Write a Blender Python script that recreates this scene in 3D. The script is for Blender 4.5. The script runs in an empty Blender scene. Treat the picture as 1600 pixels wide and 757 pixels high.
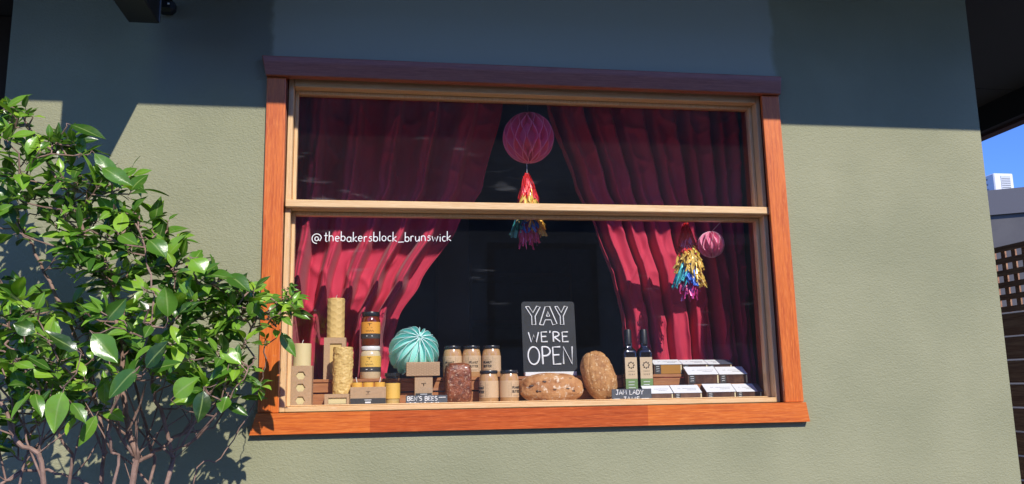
import bpy, math, random
from math import sin, cos, pi, radians
from mathutils import Vector, Matrix, noise

S = bpy.context.scene
COL = S.collection
rnd = random.Random(7)

# ------------------------------------------------------------------ camera
F_PX, PITCH, YAW, ROLL = 1300.0, .171475, .150936, -.016832
CAM = Vector((0, -2.86, 1.5))
def cam_axes():
    cy, sy, cp, sp = cos(YAW), sin(YAW), cos(PITCH), sin(PITCH)
    fwd = Vector((sy*cp, cy*cp, sp)); right = Vector((cy, -sy, 0)); up = right.cross(fwd)
    cr, sr = cos(ROLL), sin(ROLL)
    return cr*right + sr*up, -sr*right + cr*up, fwd
RT, UP, FW = cam_axes()
cd = bpy.data.cameras.new('camera'); cam = bpy.data.objects.new('camera', cd); COL.objects.link(cam)
cam.matrix_world = Matrix(((RT.x, UP.x, -FW.x, CAM.x), (RT.y, UP.y, -FW.y, CAM.y), (RT.z, UP.z, -FW.z, CAM.z), (0, 0, 0, 1)))
cd.sensor_width = 36; cd.lens = 36*F_PX/1600; cd.clip_start = .05; cd.clip_end = 500
S.camera = cam

# ------------------------------------------------------------------ light
SUN = Vector((.326, -1, .80)).normalized()          # towards the sun
elev = math.asin(SUN.z); azim = math.atan2(SUN.x, SUN.y)
w = bpy.data.worlds.new('World'); S.world = w; w.use_nodes = True
nt = w.node_tree; bg = nt.nodes['Background']
sky = nt.nodes.new('ShaderNodeTexSky'); sky.sky_type = 'NISHITA'; sky.sun_disc = False
sky.sun_elevation = elev; sky.sun_rotation = azim; sky.air_density = 1.0; sky.dust_density = .2; sky.ozone_density = 5.0
tint = nt.nodes.new('ShaderNodeMix'); tint.data_type = 'RGBA'; tint.blend_type = 'MULTIPLY'; tint.inputs[0].default_value = 1
tint.inputs[7].default_value = (.68, .96, 1.75, 1)      # clear deep blue day
nt.links.new(sky.outputs[0], tint.inputs[6]); nt.links.new(tint.outputs[2], bg.inputs[0]); bg.inputs[1].default_value = .13
sl = bpy.data.lights.new('sun', 'SUN'); so = bpy.data.objects.new('sun', sl); COL.objects.link(so)
sl.energy = 5.0; sl.angle = radians(.5); sl.color = (1, .95, .86)
so.rotation_euler = (-SUN).to_track_quat('-Z', 'Y').to_euler(); so.location = (3, -9, 8)
S.view_settings.view_transform = 'Standard'; S.view_settings.look = 'None'
S.view_settings.exposure = 0.0; S.view_settings.gamma = 1
S.render.engine = 'CYCLES'
S.cycles.max_bounces = 8; S.cycles.transparent_max_bounces = 16
S.cycles.use_denoising = True

# ------------------------------------------------------------------ helpers
def ray(px, py):
    return (RT*(px-800) - UP*(py-378.5) + FW*F_PX)
def at(px, py, Y):
    d = ray(px, py); return CAM + d*((Y-CAM.y)/d.y)
def at_z(px, py, Z):
    d = ray(px, py); return CAM + d*((Z-CAM.z)/d.z)

def mat(name, col, rough=.6, metal=0, coat=0, spec=.5, bump=None, var=None, grain=None, trans=0, sheen=0, scale=None):
    """procedural Principled material. bump=(scale, strength, distance[, detail]); var=(scale, colour2, low, high); grain='x'|'y'|'z' stretches"""
    m = bpy.data.materials.new(name); m.use_nodes = True
    n, l = m.node_tree.nodes, m.node_tree.links
    b = n['Principled BSDF']; out = n['Material Output']
    b.inputs['Base Color'].default_value = (*col, 1); b.inputs['Roughness'].default_value = rough
    b.inputs['Metallic'].default_value = metal; b.inputs['Coat Weight'].default_value = coat
    b.inputs['Specular IOR Level'].default_value = spec; b.inputs['Sheen Weight'].default_value = sheen
    tc = n.new('ShaderNodeTexCoord'); mp = n.new('ShaderNodeMapping'); l.new(tc.outputs['Object'], mp.inputs[0])
    if grain: mp.inputs['Scale'].default_value = {'x': (1, 22, 22), 'y': (22, 1, 22), 'z': (22, 22, 1)}[grain]
    if var:
        layers = var if isinstance(var, list) else [var]
        prev = None
        for (sc, c2, lo, hi) in layers:
            nz = n.new('ShaderNodeTexNoise'); nz.inputs['Scale'].default_value = sc; nz.inputs['Detail'].default_value = 6
            nz.inputs['Roughness'].default_value = .62
            l.new(mp.outputs[0], nz.inputs['Vector'])
            mr = n.new('ShaderNodeMapRange'); mr.inputs[1].default_value = lo; mr.inputs[2].default_value = hi
            l.new(nz.outputs[0], mr.inputs[0])
            mx = n.new('ShaderNodeMix'); mx.data_type = 'RGBA'
            mx.inputs[6].default_value = (*col, 1); mx.inputs[7].default_value = (*c2, 1)
            if prev: l.new(prev, mx.inputs[6])
            l.new(mr.outputs[0], mx.inputs[0]); prev = mx.outputs[2]
        l.new(prev, b.inputs['Base Color'])
    if bump:
        nz = n.new('ShaderNodeTexNoise'); nz.inputs['Scale'].default_value = bump[0]; nz.inputs['Detail'].default_value = bump[3] if len(bump) > 3 else 4
        l.new(mp.outputs[0], nz.inputs['Vector'])
        bp = n.new('ShaderNodeBump'); bp.inputs['Strength'].default_value = bump[1]; bp.inputs['Distance'].default_value = bump[2]
        l.new(nz.outputs[0], bp.inputs['Height']); l.new(bp.outputs[0], b.inputs['Normal'])
    if trans:
        t = n.new('ShaderNodeBsdfTranslucent'); ms = n.new('ShaderNodeMixShader'); ms.inputs[0].default_value = trans
        src = b.inputs['Base Color'].links[0].from_socket if b.inputs['Base Color'].links else None
        if src: l.new(src, t.inputs[0])
        else: t.inputs[0].default_value = (*col, 1)
        l.new(b.outputs[0], ms.inputs[1]); l.new(t.outputs[0], ms.inputs[2]); l.new(ms.outputs[0], out.inputs[0])
    return m

def glass_mat(name, tint=(.95, .96, .96), rough=.0, ior=1.5, dirt=0):
    m = bpy.data.materials.new(name); m.use_nodes = True
    n, l = m.node_tree.nodes, m.node_tree.links
    n.remove(n['Principled BSDF']); out = n['Material Output']
    tr = n.new('ShaderNodeBsdfTransparent'); tr.inputs[0].default_value = (*tint, 1)
    gl = n.new('ShaderNodeBsdfGlossy'); gl.inputs['Roughness'].default_value = rough
    fr = n.new('ShaderNodeFresnel'); ge = n.new('ShaderNodeNewGeometry')   # the inner face reflects like the outer one (thin pane)
    mi = n.new('ShaderNodeMapRange'); mi.inputs[3].default_value = ior; mi.inputs[4].default_value = 1/ior
    l.new(ge.outputs['Backfacing'], mi.inputs[0]); l.new(mi.outputs[0], fr.inputs[0])
    mx = n.new('ShaderNodeMixShader'); l.new(fr.outputs[0], mx.inputs[0]); l.new(tr.outputs[0], mx.inputs[1]); l.new(gl.outputs[0], mx.inputs[2])
    last = mx.outputs[0]
    if dirt:
        tc = n.new('ShaderNodeTexCoord'); mp = n.new('ShaderNodeMapping'); mp.inputs['Scale'].default_value = (2.6, 1, 17)
        l.new(tc.outputs['Object'], mp.inputs[0])
        nz = n.new('ShaderNodeTexNoise'); nz.inputs['Scale'].default_value = 2.6; nz.inputs['Detail'].default_value = 7; l.new(mp.outputs[0], nz.inputs[0])
        mr = n.new('ShaderNodeMapRange'); mr.inputs[1].default_value = .60; mr.inputs[2].default_value = .86; mr.inputs[3].default_value = .0; mr.inputs[4].default_value = dirt
        l.new(nz.outputs[0], mr.inputs[0])
        lo = n.new('ShaderNodeTexNoise'); lo.inputs['Scale'].default_value = 3.1; lo.inputs['Detail'].default_value = 2; l.new(tc.outputs['Object'], lo.inputs[0])
        lm = n.new('ShaderNodeMapRange'); lm.inputs[1].default_value = .54; lm.inputs[2].default_value = .66; l.new(lo.outputs[0], lm.inputs[0])
        mm = n.new('ShaderNodeMath'); mm.operation = 'MULTIPLY_ADD'; mm.inputs[2].default_value = .0035; l.new(mr.outputs[0], mm.inputs[0]); l.new(lm.outputs[0], mm.inputs[1])
        df = n.new('ShaderNodeBsdfDiffuse'); df.inputs[0].default_value = (.6, .62, .65, 1)
        m2 = n.new('ShaderNodeMixShader'); l.new(mm.outputs[0], m2.inputs[0]); l.new(last, m2.inputs[1]); l.new(df.outputs[0], m2.inputs[2]); last = m2.outputs[0]
    l.new(last, out.inputs[0])
    return m

WLOC = {}
class MB:
    """collects shapes in world coordinates and links them as ONE mesh object"""
    def __init__(s): s.v = []; s.f = []; s.m = []; s.sm = []
    def add(s, vs, fs, mi=0, smooth=False):
        o = len(s.v); s.v += [Vector(p) for p in vs]
        for f in fs: s.f.append([o+i for i in f]); s.m.append(mi); s.sm.append(smooth)
        return o
    def box(s, x0, x1, y0, y1, z0, z1, mi=0):
        p = [(x, y, z) for z in (z0, z1) for y in (y0, y1) for x in (x0, x1)]
        s.add(p, [(0, 2, 3, 1), (4, 5, 7, 6), (0, 1, 5, 4), (2, 6, 7, 3), (0, 4, 6, 2), (1, 3, 7, 5)], mi)
    def bbox(s, x0, x1, y0, y1, z0, z1, b=.002, mi=0):
        """box with bevelled edges"""
        vs = []; idx = {}
        def V(*p):
            idx[p] = len(vs)
            sx, sy, sz, ax = p
            x = [x0, x1][sx]; y = [y0, y1][sy]; z = [z0, z1][sz]
            if ax != 0: x += b if sx == 0 else -b
            if ax != 1: y += b if sy == 0 else -b
            if ax != 2: z += b if sz == 0 else -b
            vs.append((x, y, z))
        for sx in (0, 1):
            for sy in (0, 1):
                for sz in (0, 1):
                    for ax in (0, 1, 2): V(sx, sy, sz, ax)
        fs = []
        I = lambda a, c, d, ax: idx[(a, c, d, ax)]
        for q in (0, 1):
            r = [I(q, 0, 0, 0), I(q, 1, 0, 0), I(q, 1, 1, 0), I(q, 0, 1, 0)]; fs.append(r if q else r[::-1])
            r = [I(0, q, 0, 1), I(1, q, 0, 1), I(1, q, 1, 1), I(0, q, 1, 1)]; fs.append(r[::-1] if q else r)
            r = [I(0, 0, q, 2), I(1, 0, q, 2), I(1, 1, q, 2), I(0, 1, q, 2)]; fs.append(r if q else r[::-1])
        for a in (0, 1):
            for c in (0, 1):
                fs.append([I(a, c, 0, 0), I(a, c, 1, 0), I(a, c, 1, 1), I(a, c, 0, 1)])
                fs.append([I(a, 0, c, 0), I(a, 1, c, 0), I(a, 1, c, 2), I(a, 0, c, 2)])
                fs.append([I(0, a, c, 1), I(1, a, c, 1), I(1, a, c, 2), I(0, a, c, 2)])
                for d in (0, 1): fs.append([I(a, c, d, 0), I(a, c, d, 1), I(a, c, d, 2)])
        s.add(vs, fs, mi)
    def prism(s, poly, axis, a, b, mi=0):
        """poly of 2D points extruded along axis 0/1/2 from a to b"""
        n = len(poly); vs = []
        for t in (a, b):
            for (p, q) in poly: vs.append({0: (t, p, q), 1: (p, t, q), 2: (p, q, t)}[axis])
        s.add(vs, [list(range(n))[::-1], list(range(n, 2*n))] + [(i, (i+1) % n, n+(i+1) % n, n+i) for i in range(n)], mi)
    def tube(s, pts, r, n=6, mi=0, flat=None):
        pts = [Vector(p) for p in pts]; rings = []
        rs = r if isinstance(r, (list, tuple)) else [r]*len(pts)
        prev = None
        for i, p in enumerate(pts):
            t = (pts[min(i+1, len(pts)-1)] - pts[max(i-1, 0)])
            if t.length < 1e-9: t = Vector((0, 0, 1))
            t.normalize()
            a = prev - t*prev.dot(t) if prev else t.orthogonal()
            if a.length < 1e-6: a = t.orthogonal()
            a.normalize(); prev = a; b = t.cross(a)
            rings.append([p + (a*cos(2*pi*k/n) + b*sin(2*pi*k/n))*rs[i] for k in range(n)])
        vs = [q for R in rings for q in R]; fs = []
        for i in range(len(pts)-1):
            for k in range(n): fs.append((i*n+k, i*n+(k+1) % n, (i+1)*n+(k+1) % n, (i+1)*n+k))
        fs.append(tuple(range(n))[::-1]); fs.append(tuple((len(pts)-1)*n+k for k in range(n)))
        s.add(vs, fs, mi, True)
    def lathe(s, prof, c, n=32, mi=0, a0=0, a1=2*pi, sq=0, capped=True):
        """prof [(r, z)] about vertical axis at c; sq>0 squares the section"""
        full = abs(a1-a0-2*pi) < 1e-6; cols = n if full else n+1
        vs = []
        for (r, z) in prof:
            for k in range(cols):
                a = a0 + (a1-a0)*k/n; ca, sa = cos(a), sin(a); q = 1
                if sq: q = (abs(ca)**sq + abs(sa)**sq)**(-1/sq)
                vs.append((c[0]+r*q*ca, c[1]+r*q*sa, c[2]+z))
        fs = []
        for i in range(len(prof)-1):
            for k in range(n):
                k2 = (k+1) % cols
                fs.append((i*cols+k, i*cols+k2, (i+1)*cols+k2, (i+1)*cols+k))
        if capped and full:
            if prof[0][0] > 1e-6: fs.append(tuple(range(cols))[::-1])
            if prof[-1][0] > 1e-6: fs.append(tuple((len(prof)-1)*cols+k for k in range(cols)))
        s.add(vs, fs, mi, True)
    def grid(s, fn, nu, nv, mi=0, smooth=True):
        vs = [fn(i/nu, j/nv) for j in range(nv+1) for i in range(nu+1)]
        s.add(vs, [(j*(nu+1)+i, j*(nu+1)+i+1, (j+1)*(nu+1)+i+1, (j+1)*(nu+1)+i) for j in range(nv) for i in range(nu)], mi, smooth)
    def rot(s, piv, ax, ang):
        R = Matrix.Rotation(ang, 3, ax); piv = Vector(piv); s.v = [piv + R @ (p-piv) for p in s.v]
    def build(s, name, mats, parent=None, sharp=35):
        off = WLOC.get(parent.name, Vector()) if parent else Vector()
        me = bpy.data.meshes.new(name); me.from_pydata([p-off for p in s.v], [], s.f)
        mats = mats if isinstance(mats, (list, tuple)) else [mats]
        for m in mats: me.materials.append(m)
        me.polygons.foreach_set('material_index', s.m); me.polygons.foreach_set('use_smooth', s.sm)
        me.update()
        if any(s.sm): me.set_sharp_from_angle(angle=radians(sharp))
        o = bpy.data.objects.new(name, me); COL.objects.link(o)
        if parent: o.parent = parent
        WLOC[o.name] = off.copy()
        return o

def tag(o, label, cat, group=None, kind=None):
    o['label'] = label; o['category'] = cat
    if group: o['group'] = group
    if kind: o['kind'] = kind
    return o
def thing(name, label, cat, loc, group=None):
    o = bpy.data.objects.new(name, None); COL.objects.link(o); o.location = loc
    o.empty_display_size = .05; WLOC[o.name] = Vector(loc)
    return tag(o, label, cat, group)
def copy_tree(root, loc, label, rz=0):
    r = root.copy(); COL.objects.link(r); r.location = loc; r.rotation_euler = (0, 0, rz); r['label'] = label
    WLOC[r.name] = Vector(loc)
    for ch in list(root.children):
        c = ch.copy(); COL.objects.link(c); c.parent = r
        for g in list(ch.children):
            d = g.copy(); COL.objects.link(d); d.parent = c
    return r

def interp(pts, x):
    """piecewise smooth interpolation of sorted (x, y)"""
    if x <= pts[0][0]: return pts[0][1]
    for (a, ya), (b, yb) in zip(pts, pts[1:]):
        if x <= b:
            t = (x-a)/(b-a); t = t*t*(3-2*t)*.5 + t*.5
            return ya + (yb-ya)*t
    return pts[-1][1]

# ------------------------------------------------------------------ lettering by strokes
def arc(cx, cy, rx, ry, a0, a1, n=12):
    return [(cx+rx*cos(radians(a0+(a1-a0)*i/n)), cy+ry*sin(radians(a0+(a1-a0)*i/n))) for i in range(n+1)]
G = {
 'A': (.72, [[(0, 0), (.33, 1), (.66, 0)], [(.13, .36), (.54, .36)]]),
 'B': (.62, [[(0, 0), (0, 1)], [(0, 1)] + arc(.2, .76, .3, .24, 90, -90) + [(0, .52)], [(.02, .52)] + arc(.22, .26, .34, .26, 90, -90) + [(0, 0)]]),
 'C': (.66, [arc(.36, .5, .36, .5, 50, 310)]),
 'D': (.7, [[(0, 0), (0, 1)], [(0, 1)] + arc(.12, .5, .5, .5, 90, -90) + [(0, 0)]]),
 'E': (.58, [[(.5, 1), (0, .98), (.02, 0), (.52, .02)], [(.01, .52), (.42, .54)]]),
 'H': (.68, [[(0, 0), (0, 1)], [(.58, 0), (.58, 1)], [(0, .5), (.58, .52)]]),
 'I': (.14, [[(.04, 0), (.04, 1)]]),
 'J': (.56, [[(.1, 1), (.56, 1)], [(.38, 1)] + arc(.2, .2, .18, .22, 0, -165)]),
 'L': (.54, [[(.02, 1), (0, 0), (.48, .02)]]),
 'M': (.8, [[(0, 0), (.08, 1), (.36, .35), (.64, 1), (.72, 0)]]),
 'N': (.72, [[(0, 0), (.02, 1), (.56, 0), (.6, 1)]]),
 'O': (.82, [arc(.37, .5, .37, .5, 80, 440, 20)]),
 'P': (.6, [[(.03, 0), (0, 1)], [(0, .98)] + arc(.18, .73, .34, .26, 85, -90) + [(.02, .46)]]),
 'R': (.66, [[(.02, 0), (0, 1)], [(0, .98)] + arc(.18, .75, .32, .24, 85, -90) + [(.04, .5), (.58, 0)]]),
 'S': (.56, [[(.46, .9)] + arc(.24, .75, .22, .24, 50, 250, 8) + arc(.24, .26, .25, .26, 70, -140, 10)]),
 'T': (.62, [[(0, 1), (.58, 1)], [(.29, 1), (.29, 0)]]),
 'U': (.66, [[(0, 1), (0, .3)] + arc(.28, .28, .28, .28, 180, 360) + [(.56, 1)]]),
 'W': (.96, [[(0, 1), (.22, 0), (.44, .72), (.64, 0), (.86, 1)]]),
 'Y': (.68, [[(0, 1), (.3, .48), (.62, 1)], [(.3, .48), (.28, 0)]]),
 "'": (.18, [[(.06, 1.12), (.03, .9)]]), ' ': (.4, []), '-': (.95, [[(0, .5), (.9, .52)]]), '&': (.6, [[(.5, 0), (.1, .75), (.22, 1), (.36, .78), (.02, .3), (.2, 0), (.5, .4)]]),
 '@': (1.25, [arc(.52, .32, .19, .21, 20, 350) + [(.72, .42), (.74, .18), (.88, .12), (1.0, .38)] + arc(.53, .34, .5, .5, 10, 275, 18)]),
 't': (.44, [[(.18, .95), (.16, .12), (.24, .0), (.34, .04)], [(0, .62), (.38, .64)]]),
 'h': (.56, [[(.02, 1.02), (0, 0)], [(0, .36)] + arc(.22, .36, .2, .2, 150, 0, 6) + [(.44, 0)]]),
 'e': (.56, [[(.04, .28), (.42, .32)] + arc(.24, .29, .21, .27, 10, 310, 12)]),
 'b': (.54, [[(.02, 1.02), (0, .02)], arc(.22, .26, .22, .25, 150, -170, 12)]),
 'a': (.6, [arc(.24, .26, .22, .25, 40, 340, 12), [(.44, .52), (.45, .05), (.54, 0)]]),
 'k': (.46, [[(.02, 1.02), (0, 0)], [(.38, .54), (.04, .26), (.42, 0)]]),
 'r': (.42, [[(.02, .54), (.02, 0)], [(.02, .3)] + arc(.2, .34, .17, .2, 160, 50, 6)]),
 's': (.46, [[(.36, .5), (.14, .54), (.06, .4), (.3, .26), (.34, .1), (.16, 0), (0, .06)]]),
 'l': (.2, [[(.04, 1.02), (.05, 0)]]),
 'o': (.56, [arc(.23, .27, .22, .26, 80, 440, 14)]),
 'c': (.48, [arc(.24, .27, .22, .26, 55, 310, 10)]),
 '_': (.72, [[(.04, -.08), (.66, -.06)]]),
 'u': (.58, [[(.02, .54), (.03, .18), (.12, 0), (.28, .02), (.42, .2)], [(.44, .54), (.45, 0)]]),
 'n': (.58, [[(.02, .54), (.02, 0)], [(.02, .32)] + arc(.23, .34, .2, .2, 150, 0, 6) + [(.45, 0)]]),
 'w': (.76, [[(0, .54), (.14, 0), (.32, .44), (.48, 0), (.66, .54)]]),
 'i': (.2, [[(.06, .54), (.06, 0)], [(.06, .74), (.07, .78)]]),
 'f': (.4, [arc(.24, .8, .14, .2, 30, 180, 6) + [(.1, 0)], [(0, .54), (.3, .55)]]),
 'v': (.5, [[(0, .54), (.2, 0), (.42, .54)]]),
 'p': (.56, [[(.02, .54), (0, -.35)], arc(.22, .26, .22, .25, 150, -170, 12)]),
}
def text_width(t, gap=.12): return sum(G[c][0]+gap for c in t) - gap
def write(mb, t, x0, x1, zb, h, P, r, gap=.12, jit=.0, mi=0):
    """strokes of t between x0..x1 (baseline zb, cap height h) mapped by P(x, z) -> world"""
    k = (x1-x0)/text_width(t, gap); x = x0; R = random.Random(len(t)*13+1)
    for c in t:
        adv, strokes = G[c]
        dz = R.uniform(-jit, jit)*h
        for st in strokes:
            pts = [P(x+u*k, zb+dz+v*h) for (u, v) in st]
            mb.tube(pts, r, 5, mi)
        x += (adv+gap)*k
def write_cyl(mb, t, c, rad, a_mid, width, zb, h, r, mi=0, gap=.12):
    """lettering wrapped on a cylinder about c; a_mid = angle of its middle"""
    def P(x, z): a = a_mid + x/rad; return Vector((c[0]+rad*cos(a), c[1]+rad*sin(a), c[2]+z))
    write(mb, t, -width/2, width/2, zb, h, P, r, gap, 0, mi)

# ------------------------------------------------------------------ materials
def stucco_mat():
    m = mat('rendered_paint', (.345, .335, .225), .62, spec=.35)
    n, l = m.node_tree.nodes, m.node_tree.links; b = n['Principled BSDF']
    tc = n.new('ShaderNodeTexCoord')
    # worm-like roll texture
    nz = n.new('ShaderNodeTexNoise'); nz.inputs['Scale'].default_value = 145; nz.inputs['Detail'].default_value = 2.5; nz.inputs['Distortion'].default_value = .8
    mp = n.new('ShaderNodeMapping'); mp.inputs['Scale'].default_value = (.75, 1, 1.1); l.new(tc.outputs['Object'], mp.inputs[0]); l.new(mp.outputs[0], nz.inputs['Vector'])
    n2 = n.new('ShaderNodeTexNoise'); n2.inputs['Scale'].default_value = 30; n2.inputs['Detail'].default_value = 3; l.new(tc.outputs['Object'], n2.inputs['Vector'])
    ad = n.new('ShaderNodeMath'); ad.operation = 'MULTIPLY_ADD'; ad.inputs[1].default_value = .5; l.new(n2.outputs[0], ad.inputs[0]); l.new(nz.outputs[0], ad.inputs[2])
    bp = n.new('ShaderNodeBump'); bp.inputs['Strength'].default_value = .6; bp.inputs['Distance'].default_value = .0042
    l.new(ad.outputs[0], bp.inputs['Height']); l.new(bp.outputs[0], b.inputs['Normal'])
    # slight mottling of the paint and a smoother patched band
    n3 = n.new('ShaderNodeTexNoise'); n3.inputs['Scale'].default_value = 2.3; n3.inputs['Detail'].default_value = 5; l.new(tc.outputs['Object'], n3.inputs['Vector'])
    mx = n.new('ShaderNodeMix'); mx.data_type = 'RGBA'; mx.inputs[6].default_value = (.258, .256, .150, 1); mx.inputs[7].default_value = (.312, .304, .182, 1)
    mr = n.new('ShaderNodeMapRange'); mr.inputs[1].default_value = .35; mr.inputs[2].default_value = .65; l.new(n3.outputs[0], mr.inputs[0]); l.new(mr.outputs[0], mx.inputs[0])
    # smoother making-good above the window head, sky sheen painted in as paler; darker stained patch to its left
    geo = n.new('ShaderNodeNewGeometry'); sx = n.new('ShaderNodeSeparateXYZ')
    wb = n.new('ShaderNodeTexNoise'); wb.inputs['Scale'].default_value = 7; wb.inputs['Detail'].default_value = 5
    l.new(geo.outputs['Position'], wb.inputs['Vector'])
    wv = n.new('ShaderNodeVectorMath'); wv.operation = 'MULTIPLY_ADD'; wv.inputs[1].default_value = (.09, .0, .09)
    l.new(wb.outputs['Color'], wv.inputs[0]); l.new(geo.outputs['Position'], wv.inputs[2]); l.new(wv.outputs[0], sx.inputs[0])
    def ramp(src, a, c):
        r = n.new('ShaderNodeMapRange'); r.inputs[1].default_value = a; r.inputs[2].default_value = c; r.interpolation_type = 'SMOOTHSTEP'
        l.new(src, r.inputs[0]); return r.outputs[0]
    def mul(*ss):
        o = ss[0]
        for q in ss[1:]:
            k = n.new('ShaderNodeMath'); k.operation = 'MULTIPLY'; l.new(o, k.inputs[0]); l.new(q, k.inputs[1]); o = k.outputs[0]
        return o
    patch = mul(ramp(sx.outputs[0], -.375, -.345), ramp(sx.outputs[0], 1.53, 1.50), ramp(sx.outputs[2], 2.60, 2.64))
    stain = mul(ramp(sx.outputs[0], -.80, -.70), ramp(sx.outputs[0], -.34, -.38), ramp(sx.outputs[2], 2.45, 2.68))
    m1 = n.new('ShaderNodeMix'); m1.data_type = 'RGBA'; m1.inputs[7].default_value = (.42, .42, .31, 1)
    l.new(patch, m1.inputs[0]); l.new(mx.outputs[2], m1.inputs[6])
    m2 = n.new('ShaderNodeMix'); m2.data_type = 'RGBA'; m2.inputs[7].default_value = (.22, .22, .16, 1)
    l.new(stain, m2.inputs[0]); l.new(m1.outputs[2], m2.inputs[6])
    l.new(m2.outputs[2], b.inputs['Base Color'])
    st_ = n.new('ShaderNodeMath'); st_.operation = 'MULTIPLY_ADD'; st_.inputs[1].default_value = -.35; st_.inputs[2].default_value = .5
    l.new(patch, st_.inputs[0]); l.new(st_.outputs[0], bp.inputs['Strength'])
    return m
M = {}
M['stucco'] = stucco_mat()
def timber(name, ax, col, c2, c3, rough=.35, coat=.3):
    return mat(name, col, rough, coat=coat, grain=ax, var=[(7, c2, .4, .66), (26, c3, .5, .75)], bump=(20, .25, .002))
RED = ((.66, .155, .022), (.46, .080, .012), (.80, .25, .055))
M['red_h'] = timber('varnished_red_timber_horizontal', 'x', *RED)
M['red_v'] = timber('varnished_red_timber_upright', 'z', *RED)
CRM = ((.72, .47, .235), (.62, .37, .165), (.80, .58, .34))
M['cream_h'] = timber('pale_timber_horizontal', 'x', *CRM, rough=.45, coat=.1)
M['cream_v'] = timber('pale_timber_upright', 'z', *CRM, rough=.45, coat=.1)
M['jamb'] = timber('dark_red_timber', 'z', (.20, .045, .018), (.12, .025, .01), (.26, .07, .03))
M['crate'] = timber('crate_timber', 'x', (.42, .17, .06), (.28, .09, .03), (.52, .25, .11), rough=.6, coat=0)
M['glass'] = glass_mat('window_glass', (.985, .985, .985), ior=1.5, dirt=.14)
M['clear'] = glass_mat('jar_glass', (.93, .93, .92), .02)
M['soffit'] = mat('dark_soffit_paint', (.07, .068, .062), .7)
M['beam'] = mat('black_beam_paint', (.03, .025, .025), .6)
M['redbrown'] = mat('red_brown_edge', (.10, .04, .035), .6)
M['black'] = mat('black_powder_coat', (.012, .012, .013), .45)
M['chrome'] = mat('steel_edge', (.5, .5, .5), .3, metal=1)
M['room'] = mat('dark_interior_paint', (.13, .12, .105), .8, var=(2, (.08, .08, .075), .4, .6))
M['room_floor'] = mat('dark_interior_floor', (.16, .12, .09), .5)
M['white'] = mat('white_paint', (.80, .80, .78), .5)
M['ink'] = mat('dark_ink', (.03, .025, .02), .6)
M['chalk'] = mat('white_chalk_pen', (.85, .85, .83), .7)
M['slate'] = mat('chalkboard_slate', (.012, .014, .017), .6, spec=.35, var=(6, (.022, .025, .03), .4, .75))
M['slate2'] = mat('grey_chalk_tag', (.075, .085, .10), .6, var=(20, (.11, .12, .13), .45, .75))
M['kraft'] = mat('kraft_card', (.50, .33, .19), .8, var=(160, (.42, .27, .15), .45, .7))
M['kraft_dark'] = mat('black_printed_card', (.045, .043, .042), .6)
M['wax'] = mat('beeswax', (.80, .56, .20), .5, bump=(60, .25, .003), trans=.12)
M['wax_pale'] = mat('pale_beeswax', (.82, .69, .36), .5, trans=.12)
M['asphalt'] = mat('asphalt', (.040, .040, .042), .85, var=(90, (.06, .06, .062), .5, .7), bump=(140, .5, .004))
M['curtain'] = mat('crimson_curtain', (.64, .036, .088), .8, sheen=.1, bump=(300, .35, .001), var=(14, (.60, .033, .086), .4, .7), trans=.12)

# ------------------------------------------------------------------ setting
g = MB(); g.box(-60, 60, -60, 90, -.3, 0); tag(g.build('ground', M['asphalt']), 'grey asphalt ground in front of the shop', 'ground', kind='structure')

# shop building
WX0, WX1 = -1.262, 2.317                    # ends of the rendered wall
OX0, OX1, OZ0, OZ1 = -.362, 1.424, 1.415, 2.60   # window opening
bld = thing('shop_building', 'olive rendered shop building with a timber framed display window under a dark eave', 'building', (.5, 0, 0))
m = MB()
T = .20
m.box(WX0, OX0, 0, T, 0, 3.2); m.box(OX1, WX1, 0, T, 0, 3.2)
m.box(OX0, OX1, 0, T, 0, OZ0); m.box(OX0, OX1, 0, T, OZ1, 3.2)
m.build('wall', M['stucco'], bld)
m = MB(); m.box(WX1-.2, WX1, T+.002, 6, 0, 3.2); m.build('side_wall', M['stucco'], bld)
m = MB(); m.box(WX0, WX0+.2, T+.002, 6, 0, 3.2); m.build('side_wall', M['stucco'], bld)
EAVE = .89
m = MB(); m.box(-3.2, WX1+.9, -EAVE, 6, 3.202, 3.42); m.build('roof', M['soffit'], bld)
m = MB(); m.box(-3.2, WX1+.9, -EAVE-.03, -EAVE-.002, 3.2, 3.42); m.build('fascia', M['beam'], bld)
# dark room behind the display
m = MB()
rx0, rx1, ry0, ry1, rz0, rz1 = -.9, 1.95, T+.004, 3.6, .6, 2.95
m.box(rx0-.05, rx0, ry0, ry1, rz0, rz1); m.box(rx1, rx1+.05, ry0, ry1, rz0, rz1)
m.box(rx0, rx1, ry1, ry1+.05, rz0, rz1); m.box(rx0, rx1, ry0, ry1, rz1, rz1+.05); m.box(rx0, rx1, ry0, ry1, rz0-.05, rz0, 1)
m.build('interior_room', [M['room'], M['room_floor']], bld)
m = MB(); m.bbox(.30, .50, 2.2, 2.3, .6, 2.9, .006); m.build('interior_post', mat('grey_post', (.22, .22, .23), .5), bld)
m = MB()
for k, z in enumerate((1.15, 1.55, 1.95, 2.3)):
    m.box(.62, 1.35, 3.2, 3.58, z, z+.03)
m.box(.60, .62, 3.2, 3.58, .61, 2.4); m.box(1.35, 1.37, 3.2, 3.58, .61, 2.4)
m.build('interior_rack', mat('rack_timber', (.16, .12, .085), .6), bld)
m = MB(); m.bbox(-.2, .34, 1.7, 2.15, .61, 1.62, .01); m.bbox(-.24, .36, 1.66, 2.19, 1.622, 1.66, .006); m.build('interior_counter', mat('grey_counter', (.30, .29, .28), .4), bld)
m = MB(); m.bbox(OX0+.012, OX1-.012, .125, .66, 1.40, 1.44, .003); m.build('display_shelf', M['cream_h'], bld)

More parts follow.
